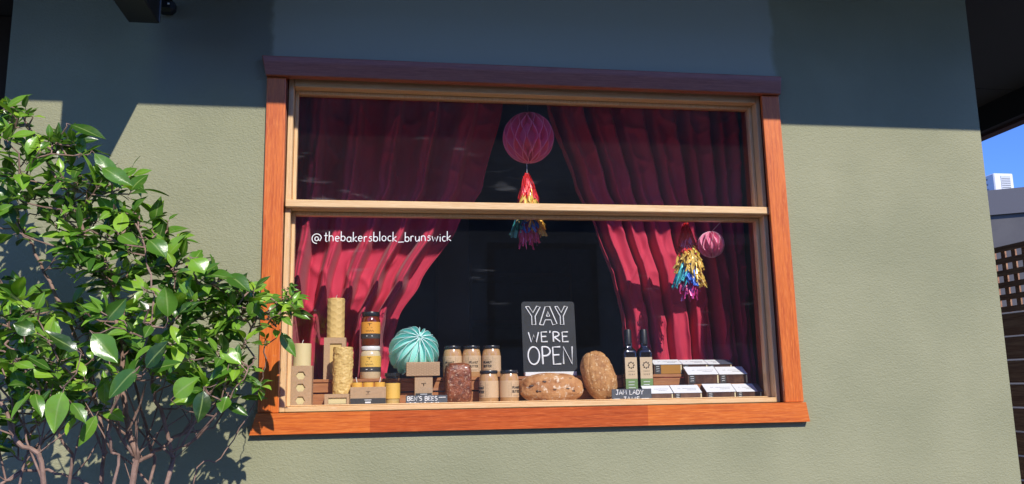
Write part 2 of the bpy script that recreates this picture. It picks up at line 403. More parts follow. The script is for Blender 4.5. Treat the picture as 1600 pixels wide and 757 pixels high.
# window: lining is the part, the rest are its sub-parts
m = MB()
L0, L1, LZ0, LZ1 = OX0+.001, OX1-.001, OZ0+.001, OZ1-.001
m.box(L0, L0+.010, .004, T-.002, LZ0, LZ1); m.box(L1-.010, L1, .004, T-.002, LZ0, LZ1); m.box(L0+.010, L1-.010, .004, T-.002, LZ1-.012, LZ1)
win = m.build('window', M['jamb'], bld)
def casing(name, poly, y0, y1, mt):
    m = MB(); m.prism(poly, 1, y1, y0); o = m.build(name, mt, win)
    bv = o.modifiers.new('bevel', 'BEVEL'); bv.width = .003; bv.segments = 2
    return o
# head board with raked ends, side boards, sill board
casing('head_casing', [(-.437, 2.646), (1.480, 2.646), (1.472, 2.574), (-.421, 2.574)], -.032, -.0005, timber('shaded_head_timber', 'x', (.40, .115, .055), (.28, .07, .03), (.50, .17, .085)))  # same red timber as the sides, eave shade put into a darker colour
casing('side_casing', [(-.419, 2.573), (-.354, 2.573), (-.345, 1.427), (-.412, 1.427)], -.016, -.0005, M['red_v'])
casing('side_casing', [(1.400, 2.573), (1.471, 2.573), (1.480, 1.427), (1.409, 1.427)], -.016, -.0005, M['red_v'])
M['red_h2'] = timber('varnished_red_timber_second_length', 'x', (.50, .088, .014), (.34, .05, .008), (.68, .17, .04))
m = MB(); j0, j1 = at(578, 660, -.02).x, at(1012, 650, -.02).x
for q, (pl, mi) in enumerate((([(-.414, 1.426), (j0, 1.426), (j0, 1.358), (-.434, 1.358)], 0), ([(j0, 1.426), (j1, 1.426), (j1, 1.358), (j0, 1.358)], 1), ([(j1, 1.426), (1.483, 1.426), (1.493, 1.358), (j1, 1.358)], 0))):
    m.prism(pl, 1, -.0005, -.024, mi)
m.build('sill', [M['red_h'], M['red_h2']], win)
# pale frame: posts, head, meeting rail, bottom rail
FX0, FX1 = -.349, 1.411
fy0, fy1 = .024, .112
FH = 2.586; FB = 1.427; RZ0, RZ1 = 2.110, 2.139
m = MB()
m.bbox(FX0, FX0+.018, fy0, fy1, FB, FH); m.build('frame', M['cream_v'], win)
m = MB(); m.bbox(FX1-.016, FX1, fy0, fy1, FB, FH); m.build('frame', M['cream_v'], win)
m = MB(); m.bbox(FX0+.0185, FX1-.0165, fy0, fy1, FH-.030, FH); m.build('frame', M['cream_h'], win)
m = MB(); m.bbox(FX0+.0185, FX1-.0165, fy0-.001, .122, FB, 1.4440); m.build('frame', M['cream_h'], win)
m = MB(); m.bbox(FX0+.0185, FX1-.0165, fy0+.004, fy1, RZ0+.004, RZ1+.008); m.bbox(FX0+.002, FX1+.002, fy0-.022, fy0+.003, RZ0+.006, RZ1+.004, .003)
m.build('meeting_rail', M['cream_h'], win)
def sash(z0, z1, y, lip=.0035):
    m = MB(); a, b = FX0+.0185, FX1-.0165; s = .012
    m.bbox(a, a+s, y, y+.032, z0, z1); m.bbox(b-s, b, y, y+.032, z0, z1)
    m.bbox(a+s, b-s, y, y+.032, z1-s, z1); m.bbox(a+s, b-s, y, y+.032, z0, z0+lip)
    m.build('sash', M['cream_v'], win)
    m = MB(); m.box(a+s+.0005, b-s-.0005, y+.016, y+.020, z0+lip+.0005, z1-s-.0005); m.build('glass_pane', M['glass'], win)
sash(RZ1+.009, FH-.0305, .064, .007)
sash(1.4445, RZ0+.003, .064)
# handle written on the lower pane
m = MB()
a = at(487, 378, .080); b = at(705, 374, .080)
def PH(x, z):
    return Vector((x, 0.0780, z + (x-a.x)*.012))
write(m, '@thebakersblock_brunswick', a.x, b.x, at(487, 378, 0.080).z, .034, PH, .0018, gap=.08, jit=.05)
m.build('lettering', M['chalk'], win)

# black box sign hung out from the wall
sg = thing('projecting_sign', 'black box sign hung out from the wall at the top left corner', 'sign', (-.79, 0, 2.69))
m = MB(); m.bbox(-.846, -.748, -.73, -.143, 2.694, 3.19, .004); m.build('sign_box', M['black'], sg)
m = MB(); m.box(-.7495, -.7465, -.150, -.141, 2.70, 3.18); m.build('edge_strip', M['chrome'], sg)
m = MB(); m.bbox(-.84, -.80, -.141, -.002, 2.90, 2.96, .003); m.bbox(-.785, -.755, -.141, -.002, 2.90, 2.96, .003); m.build('bracket', M['black'], sg)
tl = thing('wall_sensor', 'small black rounded sensor fixed to the wall right of the box sign', 'sensor', (-.745, 0, 2.80))
m = MB(); m.bbox(-.79, -.731, -.05, -.002, 2.785, 2.832, .012); m.build('housing', M['black'], tl)
m = MB(); m.bbox(-.752, -.745, -.0535, -.0505, 2.806, 2.813, .001); m.build('indicator', M['white'], tl)

# dark timber past the left end
m = MB(); m.box(-6.5, -1.30, 1.0, 1.1, 0, 3.2)
for k in range(24): m.box(-6.5+k*.22, -6.5+k*.22+.205, .985, .999, 0, 3.19)
o = m.build('timber_wall', mat('dark_brown_boards', (.045, .03, .018), .7)); tag(o, 'dark brown board wall in shade past the left end of the rendered wall', 'wall')

# carport roof past the right end
cp = thing('carport_roof', 'dark carport ceiling with a black edge beam past the right end of the wall', 'roof', (2.9, 2, 2.9))
e = at_z(1566, 199, 2.90).x
m = MB(); yy = .03
for k in range(7): m.box(WX1+.002, e+.06, yy+k*1.0, yy+k*1.0+.994, 3.05, 3.07)
m.box(WX1+.002, e+.06, yy, 7.0, 3.072, 3.15)
m.build('ceiling', M['soffit'], cp)
m = MB(); m.box(e-.05, e-.004, yy, 7.0, 2.905, 3.049); m.build('beam', M['beam'], cp)
m = MB(); m.box(e-.003, e+.06, yy, 7.0, 2.89, 3.049); m.build('fascia', M['redbrown'], cp)

# neighbour, its air conditioner, the fence
nb = thing('grey_building', 'charcoal grey flat roofed building beyond the fence at the right edge', 'building', tuple(at(1543, 299, 19)))
nb.location.z = 0; WLOC[nb.name] = Vector(nb.location)
bz = at(1543, 299, 19).z; bp0 = at(1543, 299, 19)
m = MB(); m.box(bp0.x-6, bp0.x+14, 19, 30, 0, bz-.75); m.rot(bp0, 'Z', radians(-33)); m.build('wall', mat('charcoal_cladding', (.10, .092, .09), .6, var=(1.5, (.12, .11, .105), .4, .6)), nb)
m = MB(); m.box(bp0.x-6.1, bp0.x+14.1, 18.9, 30.1, bz-.748, bz); m.rot(bp0, 'Z', radians(-33)); m.build('parapet', mat('grey_parapet', (.12, .115, .125), .55), nb)
a0 = at(1541, 299, 20.5); a1 = at(1586, 299, 20.5); ah = at(1560, 271, 20.5).z - a0.z
ac = thing('air_conditioner', 'white air conditioner unit on the roof of the grey building', 'air conditioner', (a0.x, 20.5, a0.z-.1))
cx = (a0.x+a1.x)/2; aw = (a1.x-a0.x); z0 = a0.z-.1; z1 = a0.z+ah
m = MB(); m.bbox(cx-aw*.18, cx+aw*.5, 20.5, 22.6, z0, z1, .03)
m.build('cabinet', mat('white_steel_casing', (.72, .73, .74), .4), ac)
m = MB()
for k in range(3): zz = z0+.2+k*(z1-z0-.2)/3; m.box(cx-aw*.18-.02, cx-aw*.18-.002, 20.8, 22.4, zz, zz+.05)
m.build('louvre', mat('grey_louvre', (.3, .3, .31), .5), ac)
m = MB(); gx0, gx1 = cx+aw*.05, cx+aw*.38
m.box(gx0, gx1, 20.485, 20.498, z0+.18, z1-.08)
for k in range(5): m.box(gx0+.02, gx1-.02, 20.478, 20.484, z0+.22+k*(z1-z0-.34)/5, z0+.24+k*(z1-z0-.34)/5, 1)
m.build('fan_grille', [mat('pale_grille', (.5, .52, .54), .5), mat('grille_wire', (.2, .2, .21), .5)], ac)

FXc = 3.30
def fz(px, py): # height of a picture point on the fence plane
    d = ray(px, py); t = (FXc-CAM.x)/d.x; return (CAM+d*t)
fn = thing('lattice_fence', 'dark brown slat fence topped with square lattice at the right edge', 'fence', (FXc, 1.6, 0))
fence_m = mat('dark_stained_timber', (.34, .17, .095), .65, grain='y', var=[(8, (.18, .08, .045), .4, .65), (3, (.46, .26, .15), .5, .7)], bump=(14, .3, .003))
lt, lb = fz(1578, 382).z, fz(1580, 487).z
m = MB()
for k in range(90):
    y = .7+k*.075; m.box(FXc+.0105, FXc+.02, y, y+.03, lb, lt)
nrow = 6
for k in range(nrow):
    z = lb+(lt-lb-.03)*k/(nrow-1); m.box(FXc, FXc+.010, .7, 4.1, z, z+.03)
m.build('lattice', fence_m, fn)
m = MB()
z = lb-.125; k = 0
while z > -.05:
    m.bbox(FXc, FXc+.02, .7, 4.1, max(z, .0), z+.116, .003); z -= .125
m.build('slats', fence_m, fn)
for y in (.72, 2.4, 4.05):
    m = MB(); m.box(FXc+.022, FXc+.11, y-.045, y+.045, 0, lt+.02); m.build('post', fence_m, fn)

# unseen block added across the street, sized to darken the pane reflections
wh = thing('reflection_blocker', 'unseen pale warehouse block added behind the camera to darken the pane reflections', 'building', (0, -16, 0))
m = MB(); m.box(-4.5, 12, -26, -16, 0, 8.6); m.build('wall', mat('weathered_render', (.50, .40, .30), .85, var=(.5, (.20, .165, .13), .42, .62), bump=(8, .4, .02)), wh)
m = MB(); m.box(-4.7, 12.2, -26.2, -15.8, 8.603, 8.9); m.build('parapet', M['soffit'], wh)
for k in range(3):
    x = -2.6+k*4.9
    m = MB(); m.box(x, x+2.6, -15.99, -15.9, 2.4, 4.8); f_ = m.build('window', M['beam'], wh)
    m = MB(); m.box(x+.15, x+2.45, -15.895, -15.88, 2.55, 4.65); m.build('pane', mat('dark_pane', (.02, .022, .025), .15), f_)

# ------------------------------------------------------------------ display: riser, step
RT_Z = 1.535
rs = thing('display_riser', 'long low wooden slatted riser along the back of the window shelf', 'riser', (.53, .28, 1.44))
m = MB(); m.bbox(-.335, 1.352, .232, .350, 1.523, RT_Z, .002); m.build('top_board', M['crate'], rs)
m = MB(); m.bbox(-.335, 1.352, .236, .246, 1.488, 1.5215, .0015); m.build('slat', M['crate'], rs)
m = MB(); m.bbox(-.335, 1.352, .236, .246, 1.4405, 1.483, .0015); m.build('slat', M['crate'], rs)
for x in (-.33, .53, 1.335):
    m = MB(); m.box(x, x+.012, .247, .345, 1.4405, 1.522); m.build('support', M['crate'], rs)
st = MB(); st.bbox(1.145, 1.378, .180, .231, 1.4405, 1.496, .002)
tag(st.build('step_block', M['crate']), 'small wooden step block under the middle pair of white topped cartons', 'block')

# ------------------------------------------------------------------ curtains
def curtain(inner, xo, n, seed, side, label, z1=2.72, z0=1.442, yb=.475, deep=1.0, duty=.42, rip=.22):
    R = random.Random(seed); ph = [R.uniform(0, 6.28) for _ in range(8)]
    wob = [R.uniform(-.35, .35) for _ in range(n+2)]
    m = MB()
    def fnc(u, v):
        z = z1+(z0-z1)*v
        xi = interp(inner, -z)
        wd = abs(xi-xo); full = .78
        # unequal pleats
        k = u*n; i = int(min(k, n-.001)); fr = k-i
        a = 2*pi*(i+fr) + wob[i]*(1-fr)*1.6+wob[i+1]*fr*1.6
        squeeze = min(1.7, full/max(wd, .3))
        amp = .050*deep*squeeze*(1+.35*sin(ph[2]+u*9)) * (1 + .25*sin(v*4+ph[3]+u*6))
        a0_ = a+.5*sin(v*3+ph[0]); f = -math.tanh(2.3*(sin(a0_)+duty)) + rip*sin(2*a+ph[1]+v*2.2) + rip*.5*sin(3*a+ph[4]-v*5)
        x = xo + (xi-xo)*u + .012*sin(a*1.0+1.3)*(wd/full)
        y = yb + amp*f*.8 + .012*noise.noise(Vector((u*9, v*7, seed)))
        rg = 1-abs(noise.noise(Vector((u*7+v*3, v*9-u*4, seed+5)))*2); y += -.012*max(0, rg)**4 + .004*noise.noise(Vector((u*40, v*16, seed)))
        # swags: cloth sags a little where it is swept aside
        y -= .02*math.exp(-((v-.62)/.16)**2)*sin(u*pi)
        z += -.02*sin(u*pi)*math.exp(-((v-.7)/.2)**2)
        return Vector((x, y, z))
    m.grid(fnc, 380, 150)
    o = m.build('curtain', M['curtain'], sharp=180)
    sm = o.modifiers.new('thickness', 'SOLIDIFY'); sm.thickness = .0025
    tag(o, label, 'curtain')
YC = .46
def edge(pts): return sorted([(-at(x, y, YC).z, at(x, y, YC).x) for x, y in pts])
curtain(edge([(790, 100), (782, 165), (752, 290), (714, 350), (655, 440), (622, 492), (612, 530), (600, 600)]), -.47, 6, 8, 1,
        'crimson curtain swept towards the left side of the window', yb=.495, deep=1.3, duty=.12, rip=.08)
curtain(edge([(838, 100), (850, 170), (895, 290), (925, 350), (958, 440), (972, 500), (985, 600)]), 1.50, 6, 11, -1,
        'crimson curtain hanging at the right side of the window behind the cartons')

# ------------------------------------------------------------------ display goods
def span(x0, y0, x1, y1, Y):
    c = (x0+x1)/2; d = (y0+y1)/2
    return at(x0, d, Y).x, at(x1, d, Y).x, at(c, y1, Y).z, at(c, y0, Y).z
SH = 1.4405
def hexagon(cx, cz, r): return [(cx+r*cos(pi/3*k), cz+r*sin(pi/3*k)) for k in range(6)]

def card_box_with_holes(root, x0, x1, y0, y1, z0, z1, holes, wax):
    """kraft carton; holes = list of polygons cut in the front card, wax shows 4 mm behind"""
    m = MB(); t = .0015
    m.box(x0, x0+t, y0+t, y1, z0, z1); m.box(x1-t, x1, y0+t, y1, z0, z1); m.box(x0+t, x1-t, y1-t, y1, z0, z1)
    m.box(x0+t, x1-t, y0+t, y1-t, z1-t, z1); m.box(x0+t, x1-t, y0+t, y1-t, z0, z0+t)
    # front card with holes: made of horizontal strips between the hole rows
    zs = z0
    for (cx, cz, hw, hh, kind) in sorted(holes, key=lambda h: h[1]):
        m.box(x0, x1, y0, y0+t, zs, cz-hh)
        if kind == 'hex':
            q = hw*.5
            for s in (-1, 1):
                e = x0 if s < 0 else x1
                pl = [(e, cz-hh), (cx+s*q, cz-hh), (cx+s*hw, cz), (cx+s*q, cz+hh), (e, cz+hh)]
                m.prism(pl if s < 0 else pl[::-1], 1, y0, y0+t)
        else:
            m.box(x0, cx-hw, y0, y0+t, cz-hh, cz+hh); m.box(cx+hw, x1, y0, y0+t, cz-hh, cz+hh)
        zs = cz+hh
    m.box(x0, x1, y0, y0+t, zs, z1)
    m.build('carton', M['kraft'], root)
    m = MB(); m.bbox(x0+.004, x1-.004, y0+.006, y1-.003, z0+.003, z1-.004, .006); m.build('wax_insert', wax, root)

def pillar(m, c, r, h, bumps=None, n=56, nz=44):
    def fnc(u, v):
        a = 2*pi*u; z = h*v
        rr = r
        if bumps: rr += bumps(a, z)
        if v > .985: rr -= .0015
        return Vector((c[0]+rr*cos(a), c[1]+rr*sin(a), c[2]+z))
    m.grid(fnc, n, nz)
    k = 24
    m.add([(c[0]+(r-.001)*cos(2*pi*i/k), c[1]+(r-.001)*sin(2*pi*i/k), c[2]+h-.001) for i in range(k)], [tuple(range(k))])
def wick(root, c, h=.014):
    m = MB(); m.tube([c, (c[0]+.001, c[1], c[2]+h*.6), (c[0]+.004, c[1], c[2]+h)], .0011, 5); m.build('wick', M['white'], root)

# candle carton with three hexagon windows and the pale candle on it
x0, x1, _, z1 = span(452, 572, 487, 632, .16)
t = thing('candle_carton', 'tall kraft candle carton with three hexagon windows at the left end', 'carton', ((x0+x1)/2, .19, SH))
cz = [at(470, y, .16).z for y in (587, 606, 626)]
card_box_with_holes(t, x0, x1, .16, .225, SH, z1, [((x0+x1)/2, z, .0165, .0135, 'hex') for z in cz], M['wax_pale'])
h0, h1, _, h2 = span(456, 537, 485, 572, .16)
t = thing('pillar_candle', 'short smooth pale yellow pillar candle standing on the hexagon window carton', 'candle', ((h0+h1)/2, .193, z1))
m = MB(); pillar(m, ((h0+h1)/2, .193, z1+.0005), (h1-h0)/2, h2-z1); m.build('wax_body', M['wax_pale'], t); wick(t, ((h0+h1)/2, .193, h2))

# tall carton with a slot and the honeycomb candle on top
x0, x1, _, z1 = span(506, 528, 540, 590, .27)
t = thing('candle_carton', 'tall kraft carton with a slot window carrying the honeycomb candle', 'carton', ((x0+x1)/2, .30, RT_Z))
card_box_with_holes(t, x0, x1, .262, .330, RT_Z, z1, [((x0+x1)/2+.004, (RT_Z+z1)/2, .021, .054, 'slot')], M['wax'])
h0, h1, _, h2 = span(510, 466, 538, 528, .27)
def hexbump(a, z):
    # hexagon cells: sum of three plane waves
    s = .0325; u = a*s; k = 2*pi/.021
    q = cos(k*u)+cos(k*(-.5*u+.866*z))+cos(k*(-.5*u-.866*z))
    return -.0010*max(0, min(1, (q+.9)*.8)) + .0004
t = thing('pillar_candle', 'tall yellow candle embossed with honeycomb cells on the slotted carton', 'candle', ((h0+h1)/2, .295, z1))
m = MB(); pillar(m, ((h0+h1)/2, .295, z1+.0005), (h1-h0)/2, h2-z1, hexbump, 120, 80); m.build('wax_body', M['wax'], t); wick(t, ((h0+h1)/2, .295, h2))

# flat carton and the knobbly candle
x0, x1, _, z1 = span(507, 616, 546, 633, .15)
t = thing('candle_carton', 'low flat kraft carton with a wide window under the knobbly candle', 'carton', ((x0+x1)/2, .19, SH))
card_box_with_holes(t, x0, x1, .145, .225, SH, z1, [((x0+x1)/2+.002, SH+.019, .031, .011, 'slot')], M['wax_pale'])
h0, h1, _, h2 = span(520, 543, 551, 616, .18)
def knob(a, z):
    v = Vector((cos(a)*2.2, sin(a)*2.2, z*60))
    return .0030*noise.noise(v) + .0022*noise.noise(v*2.3+Vector((3, 1, 7))) + .0012*noise.noise(v*5)
t = thing('pillar_candle', 'rough knobbly yellow candle standing on the low flat carton', 'candle', ((h0+h1)/2, .186, z1))
m = MB(); pillar(m, ((h0+h1)/2, .186, z1+.0005), (h1-h0)/2, h2-z1, knob, 96, 80); m.build('wax_body', M['wax'], t)

# jars ----------------------------------------------------------------
def bee_mark(m, P, s):
    """tiny bee mark: body and two wings, on surface P(x, z)"""
    m.tube([P(0, -.9*s), P(0, .2*s), P(0, .9*s)], [.0004, .28*s, .0004], 6)
    for k in (-1, 1): m.tube([P(0, .35*s), P(k*.9*s, .75*s), P(k*1.3*s, .35*s)], [.0003, .16*s, .0003], 5)
def jar(t, c, r, h, content, lid, lid_h, label_col=None, lz=(0, 0), dark_band=None, shoulder=.16, lname='lid'):
    m = MB(); b = h-lid_h
    prof = [(.0, 0), (r*.9, 0), (r, r*.12), (r, b*(1-shoulder)), (r*.93, b*(1-shoulder*.4)), (r*.86, b-.002), (r*.84, b)]
    m.lathe(prof, c, 40); m.build('jar_body', content, t, 50)
    m = MB(); lr = r*.93
    m.lathe([(lr*.98, b+.0005), (lr, b+.002), (lr, h-.003), (lr*.96, h), (0, h)], c, 40); m.build(lname, lid, t)
    if label_col:
        m = MB(); m.lathe([(r+.0006, lz[0]), (r+.0006, lz[1])], c, 40, 0, capped=False)
        lb = m.build('label', label_col, t)
        return lb
def glossy(name, col, rough=.15): return mat(name, col, rough, coat=.8, spec=.6)
M['lid_black'] = mat('black_lid', (.02, .02, .02), .3)
M['lid_white'] = mat('white_lid', (.8, .8, .78), .35)
M['honey'] = glossy('amber_honey', (.16, .028, .008), .1)
M['creamed'] = glossy('creamed_honey', (.72, .58, .36), .2)
M['lab_orange'] = mat('orange_label', (.80, .36, .045), .5)
M['lab_yellow'] = mat('yellow_label', (.80, .50, .10), .5)
M['pb'] = glossy('peanut_butter', (.56, .32, .13), .18)
M['brown_ink'] = mat('brown_ink', (.25, .15, .08), .6)
M['lab_pb'] = mat('tan_paper_label', (.64, .44, .25), .6)
AF = -pi/2 - .10   # angle on a jar that faces the camera
def honey_jar(label, x0, y0, x1, y1, Y, base, content, lid, labcol, top=None, group=None):
    a, b, zb, zt = span(x0, y0, x1, y1, Y); r = (b-a)/2; c = ((a+b)/2, Y+r, base); h = zt-base
    t = thing('honey_jar', label, 'jar', c)
    jar(t, c, r, h, content, lid, h*.13)
    m = MB(); m.lathe([(r+.0006, h*.36), (r+.0006, h*.70)], c, 40, capped=False); lb = m.build('label', labcol, t)
    m = MB(); m.lathe([(r+.0008, h*.215), (r+.0008, h*.358)], c, 40, capped=False); m.build('label_band', M['kraft_dark'], t)
    m = MB()
    def P(x, z): q = AF+x/r; return Vector((c[0]+(r+.001)*cos(q), c[1]+(r+.001)*sin(q), c[2]+z))
    bee_mark(m, lambda x, z: P(x, z+h*.62), .006)
    m.tube([P(-.010, h*.53), P(.010, h*.53)], .0008, 4)
    m.tube([P(-.015+.03*i/14, h*.435+.0035*sin(i*1.7)) for i in range(15)], .0006, 4)
    m.build('print', M['ink'], lb)
    m = MB(); m.tube([P(-.012, h*.285), P(.012, h*.285)], .0016, 4); m.build('print', M['white'], lb)
    return zt
honey_jar('honey jar with white lid and yellow label below the dark honey jar', 562, 541, 595, 593, .262, RT_Z, M['creamed'], M['lid_white'], M['lab_yellow'])
zt = at(578, 541, .262).z
honey_jar('dark honey jar with black lid and orange label topmost of the jar stack', 564, 487, 594, 540, .264, zt+.001, M['honey'], M['lid_black'], M['lab_orange'])

# peanut butter jars
def pb_jar(label, loc):
    r, h = .0352, .117; c = loc
    t = thing('peanut_butter_jar', label, 'jar', c, 'peanut butter jars')
    jar(t, c, r, h, M['pb'], M['lid_black'], .012, shoulder=.22)
    m = MB(); m.lathe([(r+.0006, h*.17), (r+.0006, h*.68)], c, 40, capped=False); lb = m.build('label', M['lab_pb'], t)
    m = MB(); q = AF
    write_cyl(m, 'PEANUT', c, r+.0012, q, .034, h*.43, .0085, .0009)
    write_cyl(m, 'BUTTER', c, r+.0012, q, .034, h*.31, .0085, .0009)
    def P(x, z): a = q+x/(r+.001); return Vector((c[0]+(r+.001)*cos(a), c[1]+(r+.001)*sin(a), c[2]+z))
    m.tube([P(-.006, h*.60), P(.006, h*.60)], .0004, 4)
    for k in range(7): m.tube([P(-.014+k*.004, h*.545), P(-.012+k*.004, h*.545)], .0006, 4)
    m.tube([P(-.015+.03*i/6, h*.235) for i in range(7)], .00035, 4); m.tube([P(-.012+.024*i/6, h*.205) for i in range(7)], .0003, 4)
    for s in (-1, 1): m.tube([P(s*.021, h*.2), P(s*.021, h*.65)], .0003, 4)
    m.build('print', M['ink'], lb)
    for s in (-1, 1):
        m = MB()
        for k in range(9): m.tube([P(s*.028-.005, h*(.22+k*.045)), P(s*.028+.003+.002*(k % 3), h*(.22+k*.045))], .0003, 4)
        m.build('small_print', M['brown_ink'], lb)
    return t
def jx(px, py, Y): return at(px, py, Y).x
p0 = pb_jar('left peanut butter jar of the back row, partly behind the dark rye loaf', (jx(707, 570, .29), .292, RT_Z))
p0.rotation_euler.z = -.25
copy_tree(p0, (jx(737, 570, .29), .292, RT_Z), 'middle peanut butter jar of the back row of three', .25)
copy_tree(p0, (jx(768, 570, .29), .292, RT_Z), 'right peanut butter jar of the back row, its label turned left', -.45)
copy_tree(p0, (jx(764, 600, .18), .187, SH), 'front row peanut butter jar beside the dark rye loaf', -.95)
copy_tree(p0, (jx(796, 600, .18), .187, SH), 'front row peanut butter jar beside the round fruit loaf', .75)

# jar candle
a, b, _, zt = span(601, 583, 625, 628, .20); r = (b-a)/2
c = ((a+b)/2, .20+r-.02, SH)
h = zt-SH
t = thing('jar_candle', 'small glass jar candle with yellow label behind the tea light carton', 'candle', c)
m = MB(); m.lathe([(0, 0), (r*.95, 0), (r, .004), (r, h-.014)], c, 36); m.build('glass_jar', M['clear'], t)
m = MB(); m.lathe([(0, .002), (r*.93, .003), (r*.94, h*.62), (0, h*.62)], c, 36); m.build('wax_fill', M['wax'], t)
m = MB(); m.lathe([(r*.97, h-.0135), (r*1.02, h-.012), (r*1.02, h-.001), (r*.97, h), (0, h)], c, 36); m.build('lid', M['lid_black'], t)
m = MB(); m.lathe([(r+.0007, h*.2), (r+.0007, h*.68)], c, 36, capped=False); lb = m.build('label', M['lab_yellow'], t)
m = MB()
def P(x, z): q = AF-.55+x/r; return Vector((c[0]+(r+.0011)*cos(q), c[1]+(r+.0011)*sin(q), c[2]+z))
for k in range(5): m.tube([P(-.010, h*(.28+k*.08)), P(.004+.003*(k % 2), h*(.28+k*.08))], .0005, 4)
m.build('print', M['ink'], lb)

# tea light carton
a, b, _, zt = span(547, 605, 603, 632, .14)
t = thing('tealight_carton', 'kraft carton with black band holding three yellow tea lights', 'carton', ((a+b)/2, .16, SH))
m = MB(); m.bbox(a, b, .138, .180, SH, zt, .0012); m.build('carton', M['kraft'], t)
m = MB(); m.box(a+.0015, b-.0005, .1365, .1378, SH+.001, SH+.026); bd = m.build('label_band', M['kraft_dark'], t)
m = MB(); m.box((a+b)/2-.012, (a+b)/2+.012, .1355, .1362, SH+.019, SH+.0212); m.bbox((a+b)/2-.010, (a+b)/2+.010, .1352, .1362, SH+.009, SH+.0145, .0004); m.build('print', M['chalk'], bd)
m = MB(); bee_mark(m, lambda x, z: Vector(((a+b)/2+x, .1375, (SH+.026+zt)/2+z)), .006); m.tube([((a+b)/2-.008, .1375, zt-.026), ((a+b)/2+.008, .1375, zt-.026)], .0004, 4); m.build('print', M['ink'], t)
k3 = (b-a-.006)/3
for i in range(3):
    m = MB(); cx = a+.003+k3*(i+.5); m.lathe([(k3*.47, -.004), (k3*.48, .008), (k3*.47, .015), (0, .015)], (cx, .160, zt+.001), 28); tlm = m.build('tea_light', mat('yellow_wax', (.80, .44, .07), .45), t)
    if i != 1:
        m = MB(); s = -1 if i == 0 else 1; m.tube([(cx, .160, zt+.015), (cx+s*.004, .160, zt+.034)], .0014, 5); m.build('wick', M['white'], tlm)

# stacked kraft boxes in a T
a, b, _, zt = span(648, 588, 676, 617, .16)
t = thing('kraft_box', 'upright kraft box with a small flame mark under the honeycomb printed box', 'box', ((a+b)/2, .19, SH))
m = MB(); m.bbox(a, b, .160, .215, SH, zt, .001); m.build('carton', M['kraft'], t)
m = MB(); m.box(a+.003, b-.003, .1585, .1597, SH+.008, SH+.040); bd = m.build('label_band', M['kraft_dark'], t)
m = MB(); m.box((a+b)/2-.012, (a+b)/2+.012, .1575, .1582, SH+.0355, SH+.0375); m.bbox((a+b)/2-.012, (a+b)/2+.012, .1572, .1582, SH+.0265, SH+.0315, .0004); m.build('print', M['chalk'], bd)
m = MB(); bee_mark(m, lambda x, z: Vector(((a+b)/2+x, .1592, zt-.03+z)), .007); m.build('print', M['ink'], t)
zb = zt
a, b, _, zt = span(635, 566, 687, 588, .155)
t = thing('kraft_box', 'flat kraft box with honeycomb print lying across the upright box', 'box', ((a+b)/2, .19, zb))
m = MB(); m.bbox(a, b, .152, .228, zb+.0008, zt, .001); m.build('carton', M['kraft'], t)
m = MB(); q = .0058
for i in range(14):
    for j in range(6):
        cx = a+.005+i*q*1.5; cz = zb+.006+(j+.5*(i % 2))*q*1.45
        if cx < b-.006 and cz < zt-.006:
            pl = hexagon(cx, cz, q*.92); m.tube([(x, .1515, z) for x, z in pl+pl[:1]], .00028, 3)
m.build('print', mat('brown_print', (.33, .2, .11), .7), t)

# chalk tags
def chalk_tag(label, x0, y0, x1, y1, Y, lines):
    a, b, zb, zt = span(x0, y0, x1, y1, Y)
    t = thing('chalk_tag', label, 'sign', ((a+b)/2, Y, SH))
    m = MB(); m.bbox(a, b, Y, Y+.004, SH, zt, .001); bd = m.build('tag_board', M['slate2'], t)
    m = MB()
    for (txt, u0, u1, v, hh) in lines:
        write(m, txt, a+(b-a)*u0, a+(b-a)*u1, zt-(zt-zb)*v, (zt-zb)*hh, lambda x, z: Vector((x, Y-.0006, z)), .0016, jit=.06)
    m.build('chalk_writing', M['chalk'], t)
chalk_tag("grey chalk tag reading BEN'S BEES leaning below the kraft boxes", 634, 618, 699, 634, .118,
          [("BEN'S BEES", .04, .76, .50, .40), ('-', .79, .97, .32, .2), ('HONEY & CANDLES', .03, .80, 1.06, .36)])
chalk_tag('grey chalk tag reading JAM LADY JAMS below the oil bottles', 956, 608, 1018, 626, .118,
          [('JAM LADY', .10, .80, .48, .38), ('-', .04, .20, 1.0, .3), ('JAMS', .28, .70, 1.06, .36), ('-', .74, .95, 1.0, .3)])

# chalkboard
a, b, zb, zt = span(818, 470, 902, 584, .25)
t = thing('chalkboard', "black chalkboard sign reading YAY WE'RE OPEN on a white base", 'sign', ((a+b)/2, .27, RT_Z))
cb = (a+b)/2; wd = (b-a); lean = .10
def BP(x, z): # board plane leans back a little
    return Vector((x, .262+(z-RT_Z)*lean-.0028, z))
m = MB()
rc = .012; ol = []
for (cx, cz, a0) in ((b-rc, zt-rc, 0), (a+rc, zt-rc, 90), (a+.004, RT_Z+.018, 180), (b-.004, RT_Z+.018, 270)):
    rr = rc if cz > 1.7 else .004
    ol += [(cx+rr*cos(radians(a0+k*15)), cz+rr*sin(radians(a0+k*15))) for k in range(7)]
n = len(ol); vs = [BP(x, z)+Vector((0, .0022, 0)) for x, z in ol] + [BP(x, z)+Vector((0, .008, 0)) for x, z in ol]
m.add(vs, [tuple(range(n)), tuple(range(n, 2*n))[::-1]] + [(i, n+i, n+(i+1) % n, (i+1) % n) for i in range(n)])
m.build('board', M['slate'], t)
m = MB(); m.bbox(a+.004, b-.006, .248, .285, RT_Z+.0005, RT_Z+.0155, .0015); m.build('base', M['white'], t)
m = MB()
H = zt-RT_Z-.017
def zz(f): return zt - f*(zt-zb)
def xx(f): return a+f*wd
